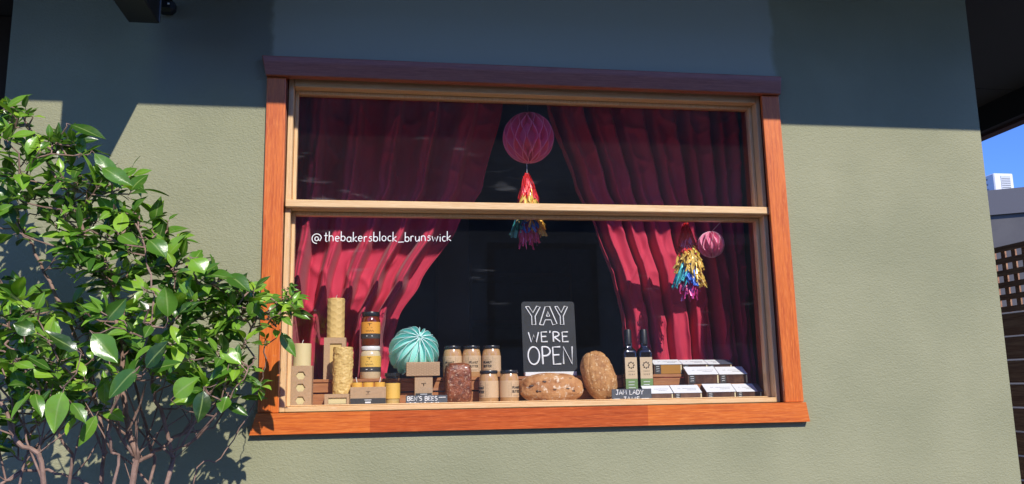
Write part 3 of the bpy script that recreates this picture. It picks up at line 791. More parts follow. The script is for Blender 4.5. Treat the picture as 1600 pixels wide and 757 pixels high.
# YAY in outline: hand drawn double letters
def outline(pts, ox, s):
    pp = [BP(xx(ox+u*s), zz(.325-v*.255)) for u, v in pts]; m.tube(pp+pp[:1], .0021, 5)
yY = [(0, .98), (.2, 1), (.45, .66), (.70, 1.02), (.92, .98), (.58, .46), (.60, 0), (.36, -.01), (.36, .46)]
yA = [(0, 0), (.36, .98), (.62, 1), (1.0, .04), (.76, -.02), (.66, .26), (.34, .26), (.22, -.02)]
outline(yY, .075, .30); outline(yA, .325, .33); outline([(.42, .46), (.50, .72), (.60, .46)], .325, .33); outline(yY, .625, .265)
write(m, "WE'RE", xx(.11), xx(.87), zz(.565), .038, BP, .0030, gap=.12, jit=.03)
write(m, 'OPEN', xx(.09), xx(.95), zz(.875), .066, BP, .0034, gap=.10, jit=.02)
m.build('chalk_writing', M['chalk'], t)

# honeycomb paper balls
def paper_ball(root, c, R, N, mcell, mt, edge_m, tilt=None, inner=.7):
    m = MB(); d = pi/N*.94; J = mcell*4
    for k in range(N):
        s = 1 if k % 2 else -1; vs = []; fs = []
        for j in range(J+1):
            th = pi*(.02+.96*j/J); ph = 2*pi*k/N + s*d*math.asin(max(-1, min(1, sin(mcell*th*1.0+.4))))/(pi/2)
            for q in (inner, .5+inner/2, 1):
                rr = R*q; p = 2*pi*k/N+(ph-2*pi*k/N)*1
                vs.append(Vector((c[0]+rr*sin(th)*cos(p), c[1]+rr*sin(th)*sin(p), c[2]+rr*cos(th))))
        for j in range(J):
            for q in (0, 1): fs.append((j*3+q, j*3+q+1, j*3+q+4, j*3+q+3))
        m.add(vs, fs)
        m.tube(vs[2::3], R*.012, 4, 1)
    m.lathe([(R*inner*sin(pi*j/16), -R*inner*cos(pi*j/16)) for j in range(17)], c, 32, capped=False)
    if tilt:
        for ax, an in tilt: m.rot(c, ax, an)
    return m.build('paper_cells', [mt, edge_m], root)
M['pink'] = mat('pink_tissue', (.97, .13, .29), .7, trans=.2)
M['pale_pink'] = mat('pale_pink_tissue', (.93, .30, .48), .7, trans=.15)
M['teal'] = mat('mint_tissue', (.46, .95, .87), .7, trans=.15)
M['pink_edge'] = mat('pink_tissue_edge', (.98, .24, .38), .7)
M['pale_edge'] = mat('pale_tissue_edge', (.95, .62, .74), .7)
M['teal_edge'] = mat('mint_tissue_edge', (.70, .95, .90), .7)
M['string'] = mat('white_string', (.6, .6, .6), .7)
a, b, zb, zt = span(788, 175, 863, 257, .187); R_ = (zt-zb)/2*.94
bc = ((a+b)/2, .187, (zt+zb)/2)
t = thing('paper_ball', 'large deep pink honeycomb paper ball hanging in the upper window', 'paper ball', bc, 'honeycomb paper balls')
paper_ball(t, bc, R_, 26, 6, M['pink'], M['pink_edge'])
m = MB(); m.tube([(bc[0], bc[1], bc[2]+R_*.9), (bc[0]+.001, bc[1], 2.90)], .0006, 4); m.build('string', M['string'], t)
a, b, zb, zt = span(1091, 363, 1131, 402, .29); r2 = (b-a)/2*.98
sc = ((a+b)/2, .29, (zt+zb)/2)
t = thing('paper_ball', 'small pale pink honeycomb paper ball beside the right tassel', 'paper ball', sc, 'honeycomb paper balls')
paper_ball(t, sc, r2, 20, 4, M['pale_pink'], M['pale_edge'])
m = MB(); m.tube([(sc[0], sc[1], sc[2]+r2*.9), (sc[0], sc[1]-.185, 2.135)], .0008, 4); m.build('string', M['string'], t)
a, b, zb, zt = span(606, 525, 687, 605, .262); r3 = (b-a)/2
tc_ = ((a+b)/2, .262, RT_Z+r3+.001)
t = thing('paper_ball', 'mint green honeycomb paper ball sitting behind the kraft boxes', 'paper ball', tc_, 'honeycomb paper balls')
paper_ball(t, tc_, r3*.98, 24, 3, M['teal'], M['teal_edge'], [('X', radians(58)), ('Z', radians(14))], .82)

# foil tassels
def foil(name, col): return mat(name, col, .25, metal=.25, spec=1.0, coat=.6)
FOIL = {'red': foil('red_foil', (.85, .03, .03)), 'gold': foil('gold_foil', (.90, .60, .12)), 'blue': foil('blue_foil', (.06, .20, .75)),
        'teal': foil('teal_foil', (.10, .60, .62)), 'pink': foil('magenta_foil', (.75, .05, .25)), 'lemon': foil('lemon_foil', (.85, .75, .12))}
def fringe(root, c, z0, z1, r0, r1, a0, a1, n, col, seed):
    R = random.Random(seed); m = MB()
    for i in range(n):
        a = a0+(a1-a0)*(i+R.uniform(.2, .8))/n; L = 5; w_ = R.uniform(.004, .0075)
        ze = z1+R.uniform(-.022, .022); zs = z0+R.uniform(-.028, .018)*(1 if col != 'red' else .2); pts = []; q0 = R.uniform(-.8, .8)
        rr1 = r1*R.uniform(.7, 1.08)
        for j in range(L+1):
            f = j/L; rr = r0+(rr1-r0)*(f**.7); z = zs+(ze-zs)*f
            aa = a+.18*sin(f*5+q0*3); p = Vector((c[0]+rr*cos(aa), c[1]+rr*sin(aa), z))
            tw = q0+f*R.uniform(-1.4, 1.4)
            t_ = Vector((-sin(aa)*cos(tw), cos(aa)*cos(tw), 0)) + Vector((cos(aa), sin(aa), .3))*sin(tw)
            pts += [p-t_*w_*(1-.2*f), p+Vector((cos(aa), sin(aa), 0))*R.uniform(0, .003), p+t_*w_*(1-.2*f)]
        m.add(pts, [(j*3+k, j*3+k+1, j*3+k+4, j*3+k+3) for j in range(L) for k in (0, 1)])
    m.build(col+'_fringe', FOIL[col], root)
def tassel(label, c, zt, zb, R_, seed, top):
    t = thing('foil_tassel', label, 'tassel', (c[0], c[1], zb), 'foil tassels')
    h = zt-zb; P = lambda f: zt-h*f
    m = MB(); m.tube([(c[0], c[1] if top > 2.2 else c[1]-.03, top), (c[0], c[1], zt-.01), (c[0], c[1], P(.8))], .0012, 4); m.build('string', M['string'], t)
    fringe(t, c, P(0), P(.42), .004, R_*.62, 0, 2*pi, 46, 'red', seed)
    fringe(t, c, P(.16), P(.50), .012, R_*.72, -1.3, 1.1, 16, 'lemon', seed+6)
    fringe(t, c, P(.30), P(.66), .010, R_*.92, -pi-.2, .5, 40, 'gold', seed+1)
    fringe(t, c, P(.44), P(.82), .008, R_, -2.1, -1.1, 16, 'blue', seed+2)
    fringe(t, c, P(.44), P(.86), .008, R_, -3.4, -2.1, 18, 'teal', seed+3)
    fringe(t, c, P(.46), P(.84), .008, R_*1.02, -1.6, .3, 34, 'gold', seed+4)
    fringe(t, c, P(.26), P(.60), .008, R_*.85, -2.6, -.4, 22, 'gold', seed+8)
    fringe(t, c, P(.5), P(1.0), .006, R_*.62, 0, 2*pi, 30, 'pink', seed+5)
c0 = at(824, 300, .187)
tassel('foil tassel hanging under the large pink ball, red on top', (c0.x, .187, 0), at(824, 272, .187).z, at(826, 380, .187).z, .064, 5, bc[2]-R_*.95)
c0 = at(1074, 400, .172)
tassel('foil tassel hanging at the right beside the small pale ball', (c0.x, .172, 0), at(1074, 350, .172).z, at(1074, 462, .172).z, .064, 21, 2.125)

M['raisin'] = mat('dark_raisin', (.06, .025, .015), .5)
# loaves ----------------------------------------------------------------
def blob(mb, c, rad, e=2.0, disp=None, n=72, k=48, mi=0):
    def sp(v, p): return math.copysign(abs(v)**p, v)
    def fnc(u, v):
        a = 2*pi*u; b = pi*(v-.5); p = 2/e
        d = Vector((sp(cos(b), p)*sp(cos(a), p), sp(cos(b), p)*sp(sin(a), p), sp(sin(b), p)))
        s = 1 + (disp(d) if disp else 0)
        return Vector((c[0]+rad[0]*d.x*s, c[1]+rad[1]*d.y*s, c[2]+rad[2]*d.z*s))
    mb.grid(fnc, n, k, mi)
def crust(name, c1, c2, c3, sc, rough=.6, bd=.004, coat=0):
    return mat(name, c1, rough, var=[(sc*.35, c2, .42, .6), (sc, c3, .56, .66)], bump=(sc*1.2, .8, bd), coat=coat)
a, b, _, zt = span(697, 567, 738, 626, .15); h = zt-SH
m = MB(); nz_ = lambda d: .02*noise.noise(d*2.2+Vector((5, 0, 0)))+.012*noise.noise(d*7)
blob(m, ((a+b)/2, .20, SH+h/2), ((b-a)/2, .055, h/2), 5.2, nz_)
tag(m.build('rye_loaf', crust('dark_rye_crust', (.30, .085, .030), (.13, .032, .012), (.60, .36, .22), 120, .36, .004, .4), sharp=180), 'dark brown rye tin loaf standing upright beside the peanut butter jars', 'bread')
a, b, _, zt = span(816, 583, 915, 624, .13); h = zt-SH
def dfruit(d):
    s = .05*noise.noise(d*2.2)+.012*noise.noise(d*9)+.012*sin(d.x*9+d.z*13+3*noise.noise(d*2))*max(0, -d.y)
    q = math.exp(-((d.z-.35-.18*d.x)/.10)**2)*(1 if abs(d.x) < .75 else 0)*.05
    return s-q*max(0, -d.y)
m = MB(); blob(m, ((a+b)/2, .185, SH+h*.47), ((b-a)/2, .058, h*.53), 2.6, dfruit, 130, 80)
m.v = [Vector((p.x, p.y, max(p.z, SH))) for p in m.v]
t = m.build('fruit_loaf', crust('golden_crust', (.58, .29, .11), (.40, .165, .055), (.84, .70, .52), 48, .75, .004), sharp=180)
tag(t, 'long golden fruit loaf lying in front of the chalkboard', 'bread')
R = random.Random(4); kk = 0
while kk < 9:
    u = R.uniform(-.8, .8); v = R.uniform(-.3, .9); q = 1-abs(u)**2.6-abs(v)**2.6
    if q <= .1: continue
    y = .185-.058*q**(1/2.6)*.97; m = MB()
    blob(m, ((a+b)/2+u*(b-a)/2, y, SH+h*.47+v*h*.5), (R.uniform(.004, .011), .0035, R.uniform(.002, .005)), 2, lambda d: .3*noise.noise(d*2+Vector((kk, 0, 0))), 14, 8)
    m.build('fruit_piece', M['raisin'], t); kk += 1
a, b, _, zt = span(910, 547, 968, 624, .15); h = zt-SH
def dseed(d):
    s = .022*noise.noise(d*2)+.004*noise.noise(d*14)
    rr = math.sqrt((d.x-.75)**2+(d.z+.25)**2)
    ed = max(0, min(1, (d.z+.45)*3))
    return s-.030*ed*max(0, cos(rr*21))**4
m = MB(); blob(m, ((a+b)/2, .185, SH+h/2), ((b-a)/2*.86, .048, h/2*1.0), 2.5, dseed, 120, 90)
m.rot(((a+b)/2, .185, SH+h*.5), 'Y', radians(-19)); mz = min(p.z for p in m.v)
m.v = [p+Vector((0, 0, SH-mz)) for p in m.v]
tag(m.build('seeded_loaf', crust('sesame_crust', (.54, .27, .09), (.38, .165, .05), (.80, .56, .30), 105, .7, .0035), sharp=180), 'oval sesame seeded loaf propped upright between chalkboard and bottles', 'bread')

# oil bottles
M['bottle'] = mat('dark_bottle_glass', (.012, .008, .005), .06, coat=.6, spec=.8)
M['lab_green'] = mat('green_label', (.16, .26, .085), .6)
M['lab_kraft'] = mat('cream_kraft_label', (.62, .47, .29), .6)
def bottle(label, c, h):
    t = thing('oil_bottle', label, 'bottle', c, 'oil bottles'); r = .0265
    m = MB(); m.lathe([(0, 0), (r*.95, 0), (r, .004), (r, h*.66), (r*.93, h*.70), (r*.5, h*.745), (.0125, h*.77), (.0125, h*.80)], c, 48, sq=7); m.build('glass_body', M['bottle'], t, 40)
    m = MB(); m.lathe([(.0135, h*.785), (.0145, h*.79), (.0135, h*.98), (.011, h), (0, h)], c, 28); m.build('cap', M['black'], t)
    y = c[1]-r-.0008; x0_, x1_ = c[0]-r*.86, c[0]+r*.86
    m = MB(); m.box(x0_, x1_, y-.0004, y+.0006, c[2]+h*.30, c[2]+h*.60); lb = m.build('label', M['lab_kraft'], t)
    m = MB(); m.box(x0_, x1_, y-.0004, y+.0006, c[2]+h*.06, c[2]+h*.298); lg = m.build('label', M['lab_green'], t)
    m = MB(); yy = y-.001
    for k in range(8):
        q = 2*pi*k/8; cx, cz = c[0]+.0105*cos(q), c[2]+h*.49+.0105*sin(q)
        m.tube([(cx-.002*cos(q), yy, cz-.002*sin(q)), (cx, yy, cz), (cx+.003*cos(q), yy, cz+.003*sin(q))], [.002, .0032, .001], 6)
    for k in range(5): m.tube([(c[0]-.011+k*.005, yy, c[2]+h*.405), (c[0]-.0085+k*.005, yy, c[2]+h*.405)], .0011, 4)
    for k in range(4): m.tube([(c[0]-.010+k*.0065, yy, c[2]+h*.35), (c[0]-.0085+k*.0065, yy, c[2]+h*.37)], .0010, 4)
    m.build('print', M['ink'], lb)
    m = MB()
    for k, (u, v) in enumerate(((-.9, .6), (-.9, .5), (-.9, .75))): m.tube([(c[0]+u*.014, yy, c[2]+h*(.255-k*.04)), (c[0]+v*.018, yy, c[2]+h*(.255-k*.04))], .0014, 4)
    m.build('print', M['chalk'], lg)
    return t
hb = at(983, 515, .20).z-SH
bt = bottle('dark oil bottle with green label, nearer the seeded loaf', (at(983, 560, .20).x, .205, SH), hb)
copy_tree(bt, (at(1008, 560, .20).x, .207, SH), 'dark oil bottle with green label, nearer the white topped cartons', -.12)

# jam cartons: sloped white lid, dark window side
M['carton_brown'] = mat('brown_carton', (.17, .085, .05), .55, var=(40, (.11, .05, .03), .4, .65))
M['carton_window'] = mat('carton_window_side', (.06, .026, .018), .3, coat=.3, var=(30, (.12, .06, .035), .45, .65))
M['carton_gold'] = mat('carton_gold_side', (.42, .20, .04), .35)
M['paper'] = mat('white_card', (.82, .83, .84), .6)
M['slate_card'] = mat('blue_grey_card', (.10, .11, .15), .5)
def carton(label, x0, y0, x1, y1, Y, base, face, slope=.43, lid_w=1.0, d=.044):
    a, b, _, zt = span(x0, y0, x1, y1, Y); b -= .0015
    h = zt-base; zf = base+h*(1-slope)
    t = thing('jam_carton', label, 'carton', ((a+b)/2, Y+d/2, base), 'jam cartons')
    m = MB(); m.prism([(Y, base), (Y+d, base), (Y+d, zt-.0012), (Y, zf-.0012)][::-1], 0, a, b); m.build('carton_body', M['carton_brown'], t)
    xe = a+(b-a)*lid_w
    def lid(xa, xb, name, mt):
        m = MB(); m.prism([(Y-.003, zf-.002), (Y+d, zt-.0008), (Y+d, zt+.0004), (Y-.003, zf-.0006)][::-1], 0, xa, xb); return m.build(name, mt, t)
    ld = lid(a-.001, xe, 'lid_card', M['paper'])
    if lid_w < 1: lid(xe+.0005, b+.006, 'lid_card', M['slate_card'])
    m = MB(); m.box(a+(b-a)*.24, b-.003, Y-.0018, Y-.0003, base+.002, zf-.004); m.build('window_side', face, t)
    m = MB(); m.box(a+.003, a+(b-a)*.225, Y-.0018, Y-.0003, base+.002, zf-.004); sp = m.build('end_panel', M['kraft_dark'], t)
    m = MB(); R = random.Random(int(x0))
    for k in range(3):
        zz_ = base+(zf-base)*(.3+.22*k); m.tube([(a+.008, Y-.0022, zz_), (a+(b-a)*.18, Y-.0022, zz_+.001)], .0009, 4)
    m.build('print', M['chalk'], sp)
    m = MB()
    for k, (u, v) in enumerate(((.38, .90), (.52, .84), (.2, .3))):
        f = (.50, .30, .5)[k]; p = lambda x: (x, Y-.003+(d+.003)*f, zf+(zt-zf)*f+.0008)
        x_ = a+(xe-a)*u
        while x_ < a+(xe-a)*v-.003:
            w_ = R.uniform(.003, .008); m.tube([p(x_), p(min(x_+w_, a+(xe-a)*v))], .0007, 4); x_ += w_+.0014
    m.build('print', mat('grey_print', (.25, .25, .26), .6), ld)
    m = MB(); m.box(b-.006, b-.001, Y-.0024, Y-.0019, base+.002, zf-.005); m.build('seal', mat('cream_seal', (.7, .6, .35), .5), t)
carton('white topped carton at the left of the back row, golden side showing', 1022, 562, 1066, 588, .24, RT_Z, M['carton_gold'], .30)
carton('white topped carton second in the back row', 1067, 562, 1106, 588, .24, RT_Z, M['carton_window'], .30)
carton('back row carton whose top is half white and half slate blue', 1107, 562, 1144, 588, .24, RT_Z, M['carton_window'], .30, .48)
carton('left white topped carton of the middle pair', 1075, 573, 1123, 600, .182, 1.4965, M['carton_window'])
carton('right white topped carton of the middle pair', 1124, 573, 1168, 600, .182, 1.4965, M['carton_window'])
carton('front row white topped carton beside the chalk tag and bottles', 1008, 603, 1052, 622, .130, SH, M['carton_brown'], .50)
carton('front row white topped carton second from the chalk tag', 1053, 602, 1097, 622, .130, SH, M['carton_brown'], .50)
carton('front row white topped carton below the middle pair', 1104, 600, 1150, 622, .130, SH, M['carton_window'], .50)
carton('front row carton nearest the right jamb with grey strip on top', 1151, 600, 1190, 622, .130, SH, M['carton_window'], .50, .84)

# ------------------------------------------------------------------ shrub
def leaf_mat():
    m = bpy.data.materials.new('glossy_leaf'); m.use_nodes = True
    n, l = m.node_tree.nodes, m.node_tree.links; b = n['Principled BSDF']; out = n['Material Output']
    ge = n.new('ShaderNodeNewGeometry'); cr = n.new('ShaderNodeValToRGB'); l.new(ge.outputs['Random Per Island'], cr.inputs[0])
    els = cr.color_ramp.elements
    els[0].position = 0; els[0].color = (.022, .060, .010, 1); els[1].position = 1; els[1].color = (.36, .56, .05, 1)
    for p, c in ((.25, (.050, .140, .016)), (.55, (.105, .25, .024)), (.85, (.23, .44, .038))):
        e = els.new(p); e.color = (*c, 1)
    at_ = n.new('ShaderNodeAttribute'); at_.attribute_name = 'across'
    rb = n.new('ShaderNodeMapRange'); rb.inputs[1].default_value = .12; rb.inputs[2].default_value = .03; rb.inputs[3].default_value = 0; rb.inputs[4].default_value = .55
    l.new(at_.outputs['Fac'], rb.inputs[0])
    wn = n.new('ShaderNodeTexNoise'); wn.inputs['Scale'].default_value = 38; wn.inputs['Detail'].default_value = 4
    tw = n.new('ShaderNodeTexCoord'); l.new(tw.outputs['Object'], wn.inputs['Vector'])
    wr = n.new('ShaderNodeMapRange'); wr.inputs[1].default_value = .5; wr.inputs[2].default_value = .8; wr.inputs[4].default_value = .5; l.new(wn.outputs[0], wr.inputs[0])
    mw = n.new('ShaderNodeMix'); mw.data_type = 'RGBA'; mw.inputs[7].default_value = (.16, .22, .05, 1); l.new(wr.outputs[0], mw.inputs[0]); l.new(cr.outputs[0], mw.inputs[6])
    mv = n.new('ShaderNodeMix'); mv.data_type = 'RGBA'; mv.inputs[7].default_value = (.34, .46, .14, 1); l.new(rb.outputs[0], mv.inputs[0]); l.new(mw.outputs[2], mv.inputs[6])
    l.new(mv.outputs[2], b.inputs['Base Color']); b.inputs['Roughness'].default_value = .29; b.inputs['Specular IOR Level'].default_value = .6
    tc = n.new('ShaderNodeTexCoord'); nz = n.new('ShaderNodeTexNoise'); nz.inputs['Scale'].default_value = 60; nz.inputs['Detail'].default_value = 3
    l.new(tc.outputs['Object'], nz.inputs['Vector']); bp = n.new('ShaderNodeBump'); bp.inputs['Strength'].default_value = .25; bp.inputs['Distance'].default_value = .004
    l.new(nz.outputs[0], bp.inputs['Height']); l.new(bp.outputs[0], b.inputs['Normal'])
    t = n.new('ShaderNodeBsdfTranslucent'); hs = n.new('ShaderNodeMix'); hs.data_type = 'RGBA'; hs.blend_type = 'MULTIPLY'; hs.inputs[0].default_value = 1
    hs.inputs[7].default_value = (1.5, 1.5, .6, 1); l.new(mv.outputs[2], hs.inputs[6]); l.new(hs.outputs[2], t.inputs[0])
    ms = n.new('ShaderNodeMixShader'); ms.inputs[0].default_value = .28
    l.new(b.outputs[0], ms.inputs[1]); l.new(t.outputs[0], ms.inputs[2]); l.new(ms.outputs[0], out.inputs[0])
    return m
M['leaf'] = leaf_mat()
M['bark'] = mat('pinkish_brown_bark', (.32, .20, .155), .8, var=(30, (.17, .10, .075), .4, .65), bump=(70, .5, .003))
shrub = thing('leafy_shrub', 'tall multi stemmed shrub with glossy green leaves in front of the wall', 'shrub', (-.78, -.42, 0))
stems = MB(); leaves = MB()
SK = []   # skeleton points
def stem(pts, r0, r1, ground=None):
    P3 = [at(x, y, Y) for (x, y, Y) in pts]
    if ground is not None:
        g0 = Vector((ground[0], ground[1], -.02)); P3 = [g0, g0.lerp(P3[0], .55)+Vector((.03*rnd.uniform(-1, 1), .03*rnd.uniform(-1, 1), 0))] + P3
    # smooth
    Q = []
    for i in range(len(P3)-1):
        p0 = P3[max(i-1, 0)]; p1 = P3[i]; p2 = P3[i+1]; p3 = P3[min(i+2, len(P3)-1)]
        for k in range(5):
            t = k/5; Q.append(.5*((2*p1)+(p2-p0)*t+(2*p0-5*p1+4*p2-p3)*t*t+(3*p1-p0-3*p2+p3)*t**3))
    Q.append(P3[-1])
    Q = [q+Vector((rnd.uniform(-1, 1), rnd.uniform(-1, 1), rnd.uniform(-1, 1)))*.004 for q in Q]
    n = len(Q); r0 *= .66; r1 *= .8; stems.tube(Q, [(r0+(r1-r0)*(i/(n-1))**.8)*rnd.uniform(.9, 1.1) for i in range(n)], 8)
    for i, q in enumerate(Q):
        if q.z > 1.2: SK.append((q, r0+(r1-r0)*i/(n-1)))
stem([(207, 757, -.42), (212, 715, -.42), (199, 665, -.43), (193, 620, -.44), (190, 560, -.45), (178, 480, -.46), (150, 410, -.45), (120, 330, -.42), (70, 245, -.40), (32, 175, -.38)], .017, .003, (-.80, -.42))
stem([(262, 757, -.38), (266, 705, -.38), (250, 640, -.40), (238, 600, -.44), (252, 540, -.47), (282, 470, -.48), (305, 415, -.46)], .013, .003, (-.76, -.40))
stem([(213, 722, -.42), (252, 700, -.36), (302, 662, -.32), (340, 632, -.32), (368, 565, -.34), (402, 500, -.34), (450, 466, -.33)], .009, .0025)
stem([(70, 757, -.50), (28, 690, -.52), (6, 640, -.52), (-25, 560, -.5), (-60, 470, -.48)], .014, .004, (-.98, -.48))
stem([(158, 757, -.36), (162, 690, -.36), (135, 570, -.35), (78, 442, -.33), (42, 372, -.33), (4, 300, -.33)], .011, .004, (-.86, -.38))
stem([(110, 757, -.46), (98, 690, -.50), (58, 600, -.54), (8, 540, -.56)], .009, .003, (-.92, -.45))
stem([(235, 757, -.33), (232, 690, -.33), (200, 560, -.32), (166, 445, -.30), (128, 382, -.30), (116, 300, -.31), (108, 245, -.31)], .009, .002, (-.79, -.35))
stem([(300, 757, -.30), (345, 715, -.28), (392, 640, -.27), (408, 600, -.28), (415, 560, -.30)], .004, .0015, (-.72, -.32))
stem([(180, 757, -.50), (172, 700, -.52), (176, 640, -.55), (220, 560, -.58), (240, 480, -.58), (228, 400, -.54), (215, 340, -.5)], .008, .002, (-.84, -.48))
stem([(30, 757, -.42), (60, 700, -.40), (120, 650, -.38), (150, 600, -.38), (110, 520, -.4)], .007, .002, (-.95, -.42))
stem([(212, 715, -.42), (180, 670, -.48), (140, 620, -.52), (90, 560, -.55), (60, 500, -.56)], .006, .002)
stem([(266, 705, -.38), (300, 690, -.44), (345, 640, -.48), (380, 590, -.48), (400, 560, -.46)], .006, .002)
stem([(0, 757, -.4), (50, 735, -.4), (110, 745, -.4), (150, 770, -.4)], .006, .004)
stem([(-10, 730, -.36), (40, 690, -.36), (65, 640, -.37), (70, 580, -.38), (40, 500, -.40)], .007, .002, (-1.02, -.4))

ACROSS = []
def leaf(base, d, nrm, L, W, droop=.25, fold=.22, curl=0):
    """pointed oval leaf: base point, direction, up normal"""
    d = d.normalized(); nrm = (nrm - d*nrm.dot(d)); nrm = nrm.normalized() if nrm.length > 1e-4 else d.orthogonal().normalized()
    sd = d.cross(nrm); nu, nv = 6, 8; vs = []
    pk = rnd.uniform(.72, .98); bite = rnd.choice((0, 0, 0, 0, .35)); bf = rnd.uniform(5, 12); bp_ = rnd.uniform(0, 6)
    wob = rnd.uniform(-.12, .12); tw = rnd.uniform(-.7, .7)
    for j in range(nv+1):
        t = j/nv
        wv = W*.5*(sin(pi*min(1, t**pk)))**.85*(1-.25*t**6)*(1-bite*max(0, sin(t*bf+bp_))**8)
        if j == nv: wv = W*.012
        if j == 0: wv = W*.03
        ang = tw*t
        s2 = sd*cos(ang)+nrm*sin(ang); n2 = nrm*cos(ang)-sd*sin(ang)
        ctr = base + d*(L*(t-.10*droop*t*t)) - nrm*(droop*L*t*t*.8) + sd*(wob*L*t*t)
        for i in range(nu+1):
            u = -1+2*i/nu
            vs.append(ctr + s2*(wv*u) + n2*(abs(u)*wv*fold + curl*wv*u*u*.5 + .03*W*sin(6*t+u*2)))
    ACROSS.extend([abs(-1+2*i/nu) for j in range(nv+1) for i in range(nu+1)])
    leaves.add(vs, [(j*(nu+1)+i, j*(nu+1)+i+1, (j+1)*(nu+1)+i+1, (j+1)*(nu+1)+i) for j in range(nv) for i in range(nu)], 0, True)
VIEW = Vector((.1, -1, .12))
def whorl(c, axis, n, L):
    axis = axis.normalized(); e1 = axis.orthogonal().normalized(); e2 = axis.cross(e1); a = rnd.uniform(0, 6.28)
    for i in range(n):
        a += 2.4+rnd.uniform(-.3, .3); op = radians(rnd.uniform(20, 105))*(.6+.4*i/n)
        b = c - axis*(.028*i/n*rnd.uniform(.6, 1.2))
        d = axis*cos(op)+(e1*cos(a)+e2*sin(a))*sin(op)
        d.z -= rnd.uniform(.0, .45)
        up = Vector((.15, -.45, 1.0))+Vector((rnd.uniform(-.5, .5), rnd.uniform(-.6, .4), rnd.uniform(-.3, .3)))
        l_ = L*rnd.uniform(.65, 1.15)
        pe = b+d.normalized()*l_*.16
        stems.tube([b, pe], .0010, 4)
        leaf(pe, d, up, l_, l_*rnd.uniform(.42, .56), rnd.uniform(.05, .5), rnd.uniform(.08, .35), rnd.uniform(-.2, .3))
def twig_to(c, r=.0022):
    best = min(SK, key=lambda q: (q[0]-c).length + max(0, q[0].z-c.z+.02)*1.5)
    p = best[0]; v = c-p
    mid = p+v*.5+Vector((rnd.uniform(-.02, .02), rnd.uniform(-.02, .02), -abs(v.x)*.12+rnd.uniform(-.01, .02)))
    q = [p, p.lerp(mid, .55), mid, mid.lerp(c, .55)+Vector((0, 0, -.004)), c]
    stems.tube(q, [r*1.25, r*1.1, r, r*.85, r*.7], 5)
    SK.append((mid, r)); SK.append((q[3], r))
    return (c-mid).normalized()
# leaf clusters: picture centre, spread, count, depth range
CL = [(20, 180, 26, 22, 5, -.45, -.32), (30, 245, 42, 36, 8, -.55, -.25), (95, 240, 40, 28, 7, -.5, -.28), (110, 300, 60, 36, 11, -.55, -.22),
      (175, 290, 36, 26, 6, -.5, -.3), (40, 330, 50, 34, 6, -.55, -.25), (150, 350, 66, 40, 14, -.6, -.2), (225, 360, 44, 34, 9, -.5, -.3),
      (265, 395, 36, 28, 6, -.5, -.3), (205, 420, 60, 44, 13, -.62, -.22), (130, 410, 46, 28, 5, -.55, -.3), (300, 440, 44, 32, 9, -.55, -.28),
      (250, 480, 56, 40, 11, -.62, -.25), (340, 470, 44, 28, 8, -.52, -.28), (390, 468, 34, 24, 5, -.45, -.28), (447, 468, 16, 24, 4, -.42, -.26),
      (425, 510, 22, 28, 3, -.42, -.26), (350, 520, 50, 34, 8, -.52, -.28), (170, 500, 40, 40, 7, -.6, -.28), (30, 480, 34, 28, 6, -.6, -.35),
      (100, 510, 50, 36, 9, -.62, -.35), (30, 540, 40, 32, 6, -.62, -.35), (200, 560, 56, 34, 9, -.65, -.3), (290, 560, 56, 34, 9, -.6, -.3),
      (110, 580, 50, 30, 5, -.62, -.35), (365, 580, 34, 26, 5, -.5, -.3), (20, 610, 28, 30, 3, -.55, -.35), (75, 615, 30, 26, 3, -.6, -.4), (300, 610, 50, 22, 3, -.55, -.35),
      (400, 600, 16, 20, 1, -.35, -.3), (150, 632, 40, 18, 1, -.6, -.45), (330, 632, 34, 14, 1, -.45, -.35), (8, 650, 20, 20, 1, -.5, -.4), (40, 590, 50, 36, 5, -.6, -.35), (90, 640, 50, 24, 2, -.55, -.4), (20, 690, 30, 26, 2, -.5, -.38), (-30, 400, 40, 120, 8, -.6, -.3)]
for (px, py, rx, ry, n, y0, y1) in CL:
    for k in range(max(1, int(n*1.75+.5))):
        a = rnd.uniform(0, 6.28); q = math.sqrt(rnd.random())
        c = at(px+rx*q*cos(a), py+ry*q*sin(a), rnd.uniform(y0, y1))
        d = twig_to(c)
        ax = d*.5+Vector((rnd.uniform(-.4, .5), rnd.uniform(-.7, .1), rnd.uniform(.1, .9)))
        whorl(c, ax, rnd.choice((3, 4, 5, 6, 7)), rnd.choice((.038, .046, .055, .064, .080))*(1 if px < 400 else .8))
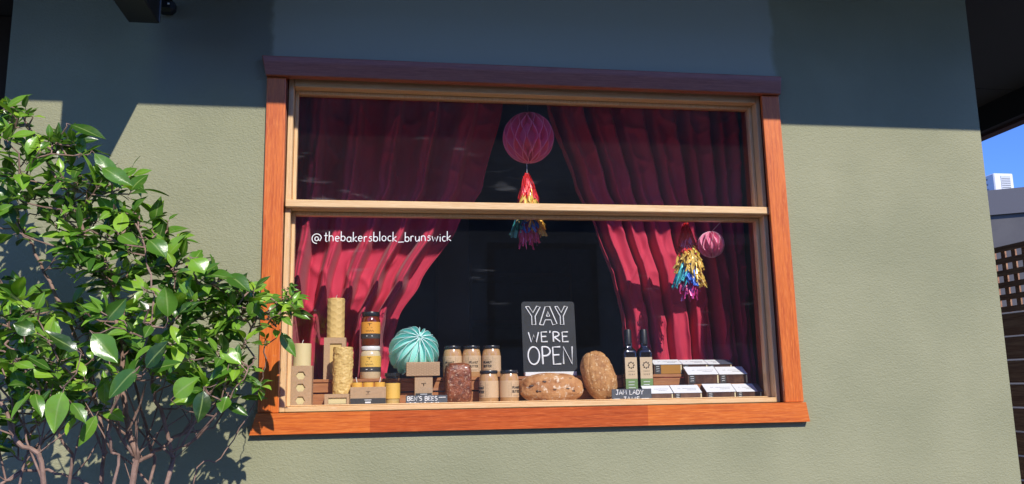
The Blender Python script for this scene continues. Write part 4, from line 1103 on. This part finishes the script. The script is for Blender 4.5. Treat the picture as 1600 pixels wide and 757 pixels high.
for k in range(46):
    sp = rnd.choice([q for q in SK if q[0].z < 1.42 and q[1] > .003])[0]
    tp = sp+Vector((rnd.uniform(-.14, .16), rnd.uniform(-.10, .10), rnd.uniform(.08, .26)))
    md = sp.lerp(tp, .5)+Vector((rnd.uniform(-.03, .03), rnd.uniform(-.03, .03), rnd.uniform(-.03, .02)))
    r_ = rnd.uniform(.0012, .0030); stems.tube([sp, sp.lerp(md, .6), md, md.lerp(tp, .6), tp], [r_*1.2, r_*1.1, r_, r_*.8, r_*.5], 5)
# large single leaves seen clearly in the photograph: base px, tip px, width px, depth
HERO = [(262, 495, 262, 447, 30, -.62), (172, 515, 145, 570, 0, 0), (168, 500, 196, 466, 26, -.6), (145, 522, 185, 565, 34, -.66), (228, 575, 262, 532, 32, -.66), (212, 578, 166, 620, 30, -.66),
        (98, 614, 74, 676, 36, -.66), (272, 620, 308, 586, 32, -.62), (235, 580, 285, 562, 22, -.64), (318, 612, 312, 662, 26, -.6), (112, 630, 138, 658, 22, -.6), (390, 495, 404, 470, 22, -.42),
        (240, 298, 302, 275, 0, 0), (110, 195, 165, 215, 24, -.5), (148, 240, 196, 290, 24, -.5), (10, 168, 48, 145, 16, -.42), (120, 548, 66, 520, 26, -.66), (55, 520, 20, 505, 24, -.62),
        (300, 405, 322, 425, 34, -.58), (232, 375, 262, 400, 32, -.56), (160, 262, 205, 290, 26, -.55), (230, 545, 160, 545, 0, 0), (355, 430, 395, 452, 30, -.5), (345, 545, 375, 570, 26, -.5),
        (150, 650, 124, 700, 18, -.55), (380, 586, 420, 608, 12, -.32), (375, 622, 419, 620, 9, -.31), (455, 485, 495, 492, 14, -.30), (440, 520, 458, 560, 18, -.30), (452, 475, 470, 455, 14, -.30), (355, 620, 345, 645, 24, -.5)]
for (bx, by, tx, ty, wpx, Y) in HERO:
    if not wpx: continue
    b = at(bx, by, Y); tp = at(tx, ty, Y-.015); v = tp-b; pxm = F_PX/(Y+2.86)
    twc = b - v.normalized()*.012
    twig_to(twc, .0016)
    stems.tube([twc, b], .0010, 4)
    nr = Vector((.25+rnd.uniform(-.3, .3), -1, .75+rnd.uniform(-.3, .3)))
    leaf(b, v, nr, v.length, wpx/pxm, .12, .14, .1)
stems.build('stems', M['bark'], shrub)
fo = leaves.build('foliage', M['leaf'], shrub, sharp=180)
fo.data.attributes.new('across', 'FLOAT', 'POINT').data.foreach_set('value', ACROSS)
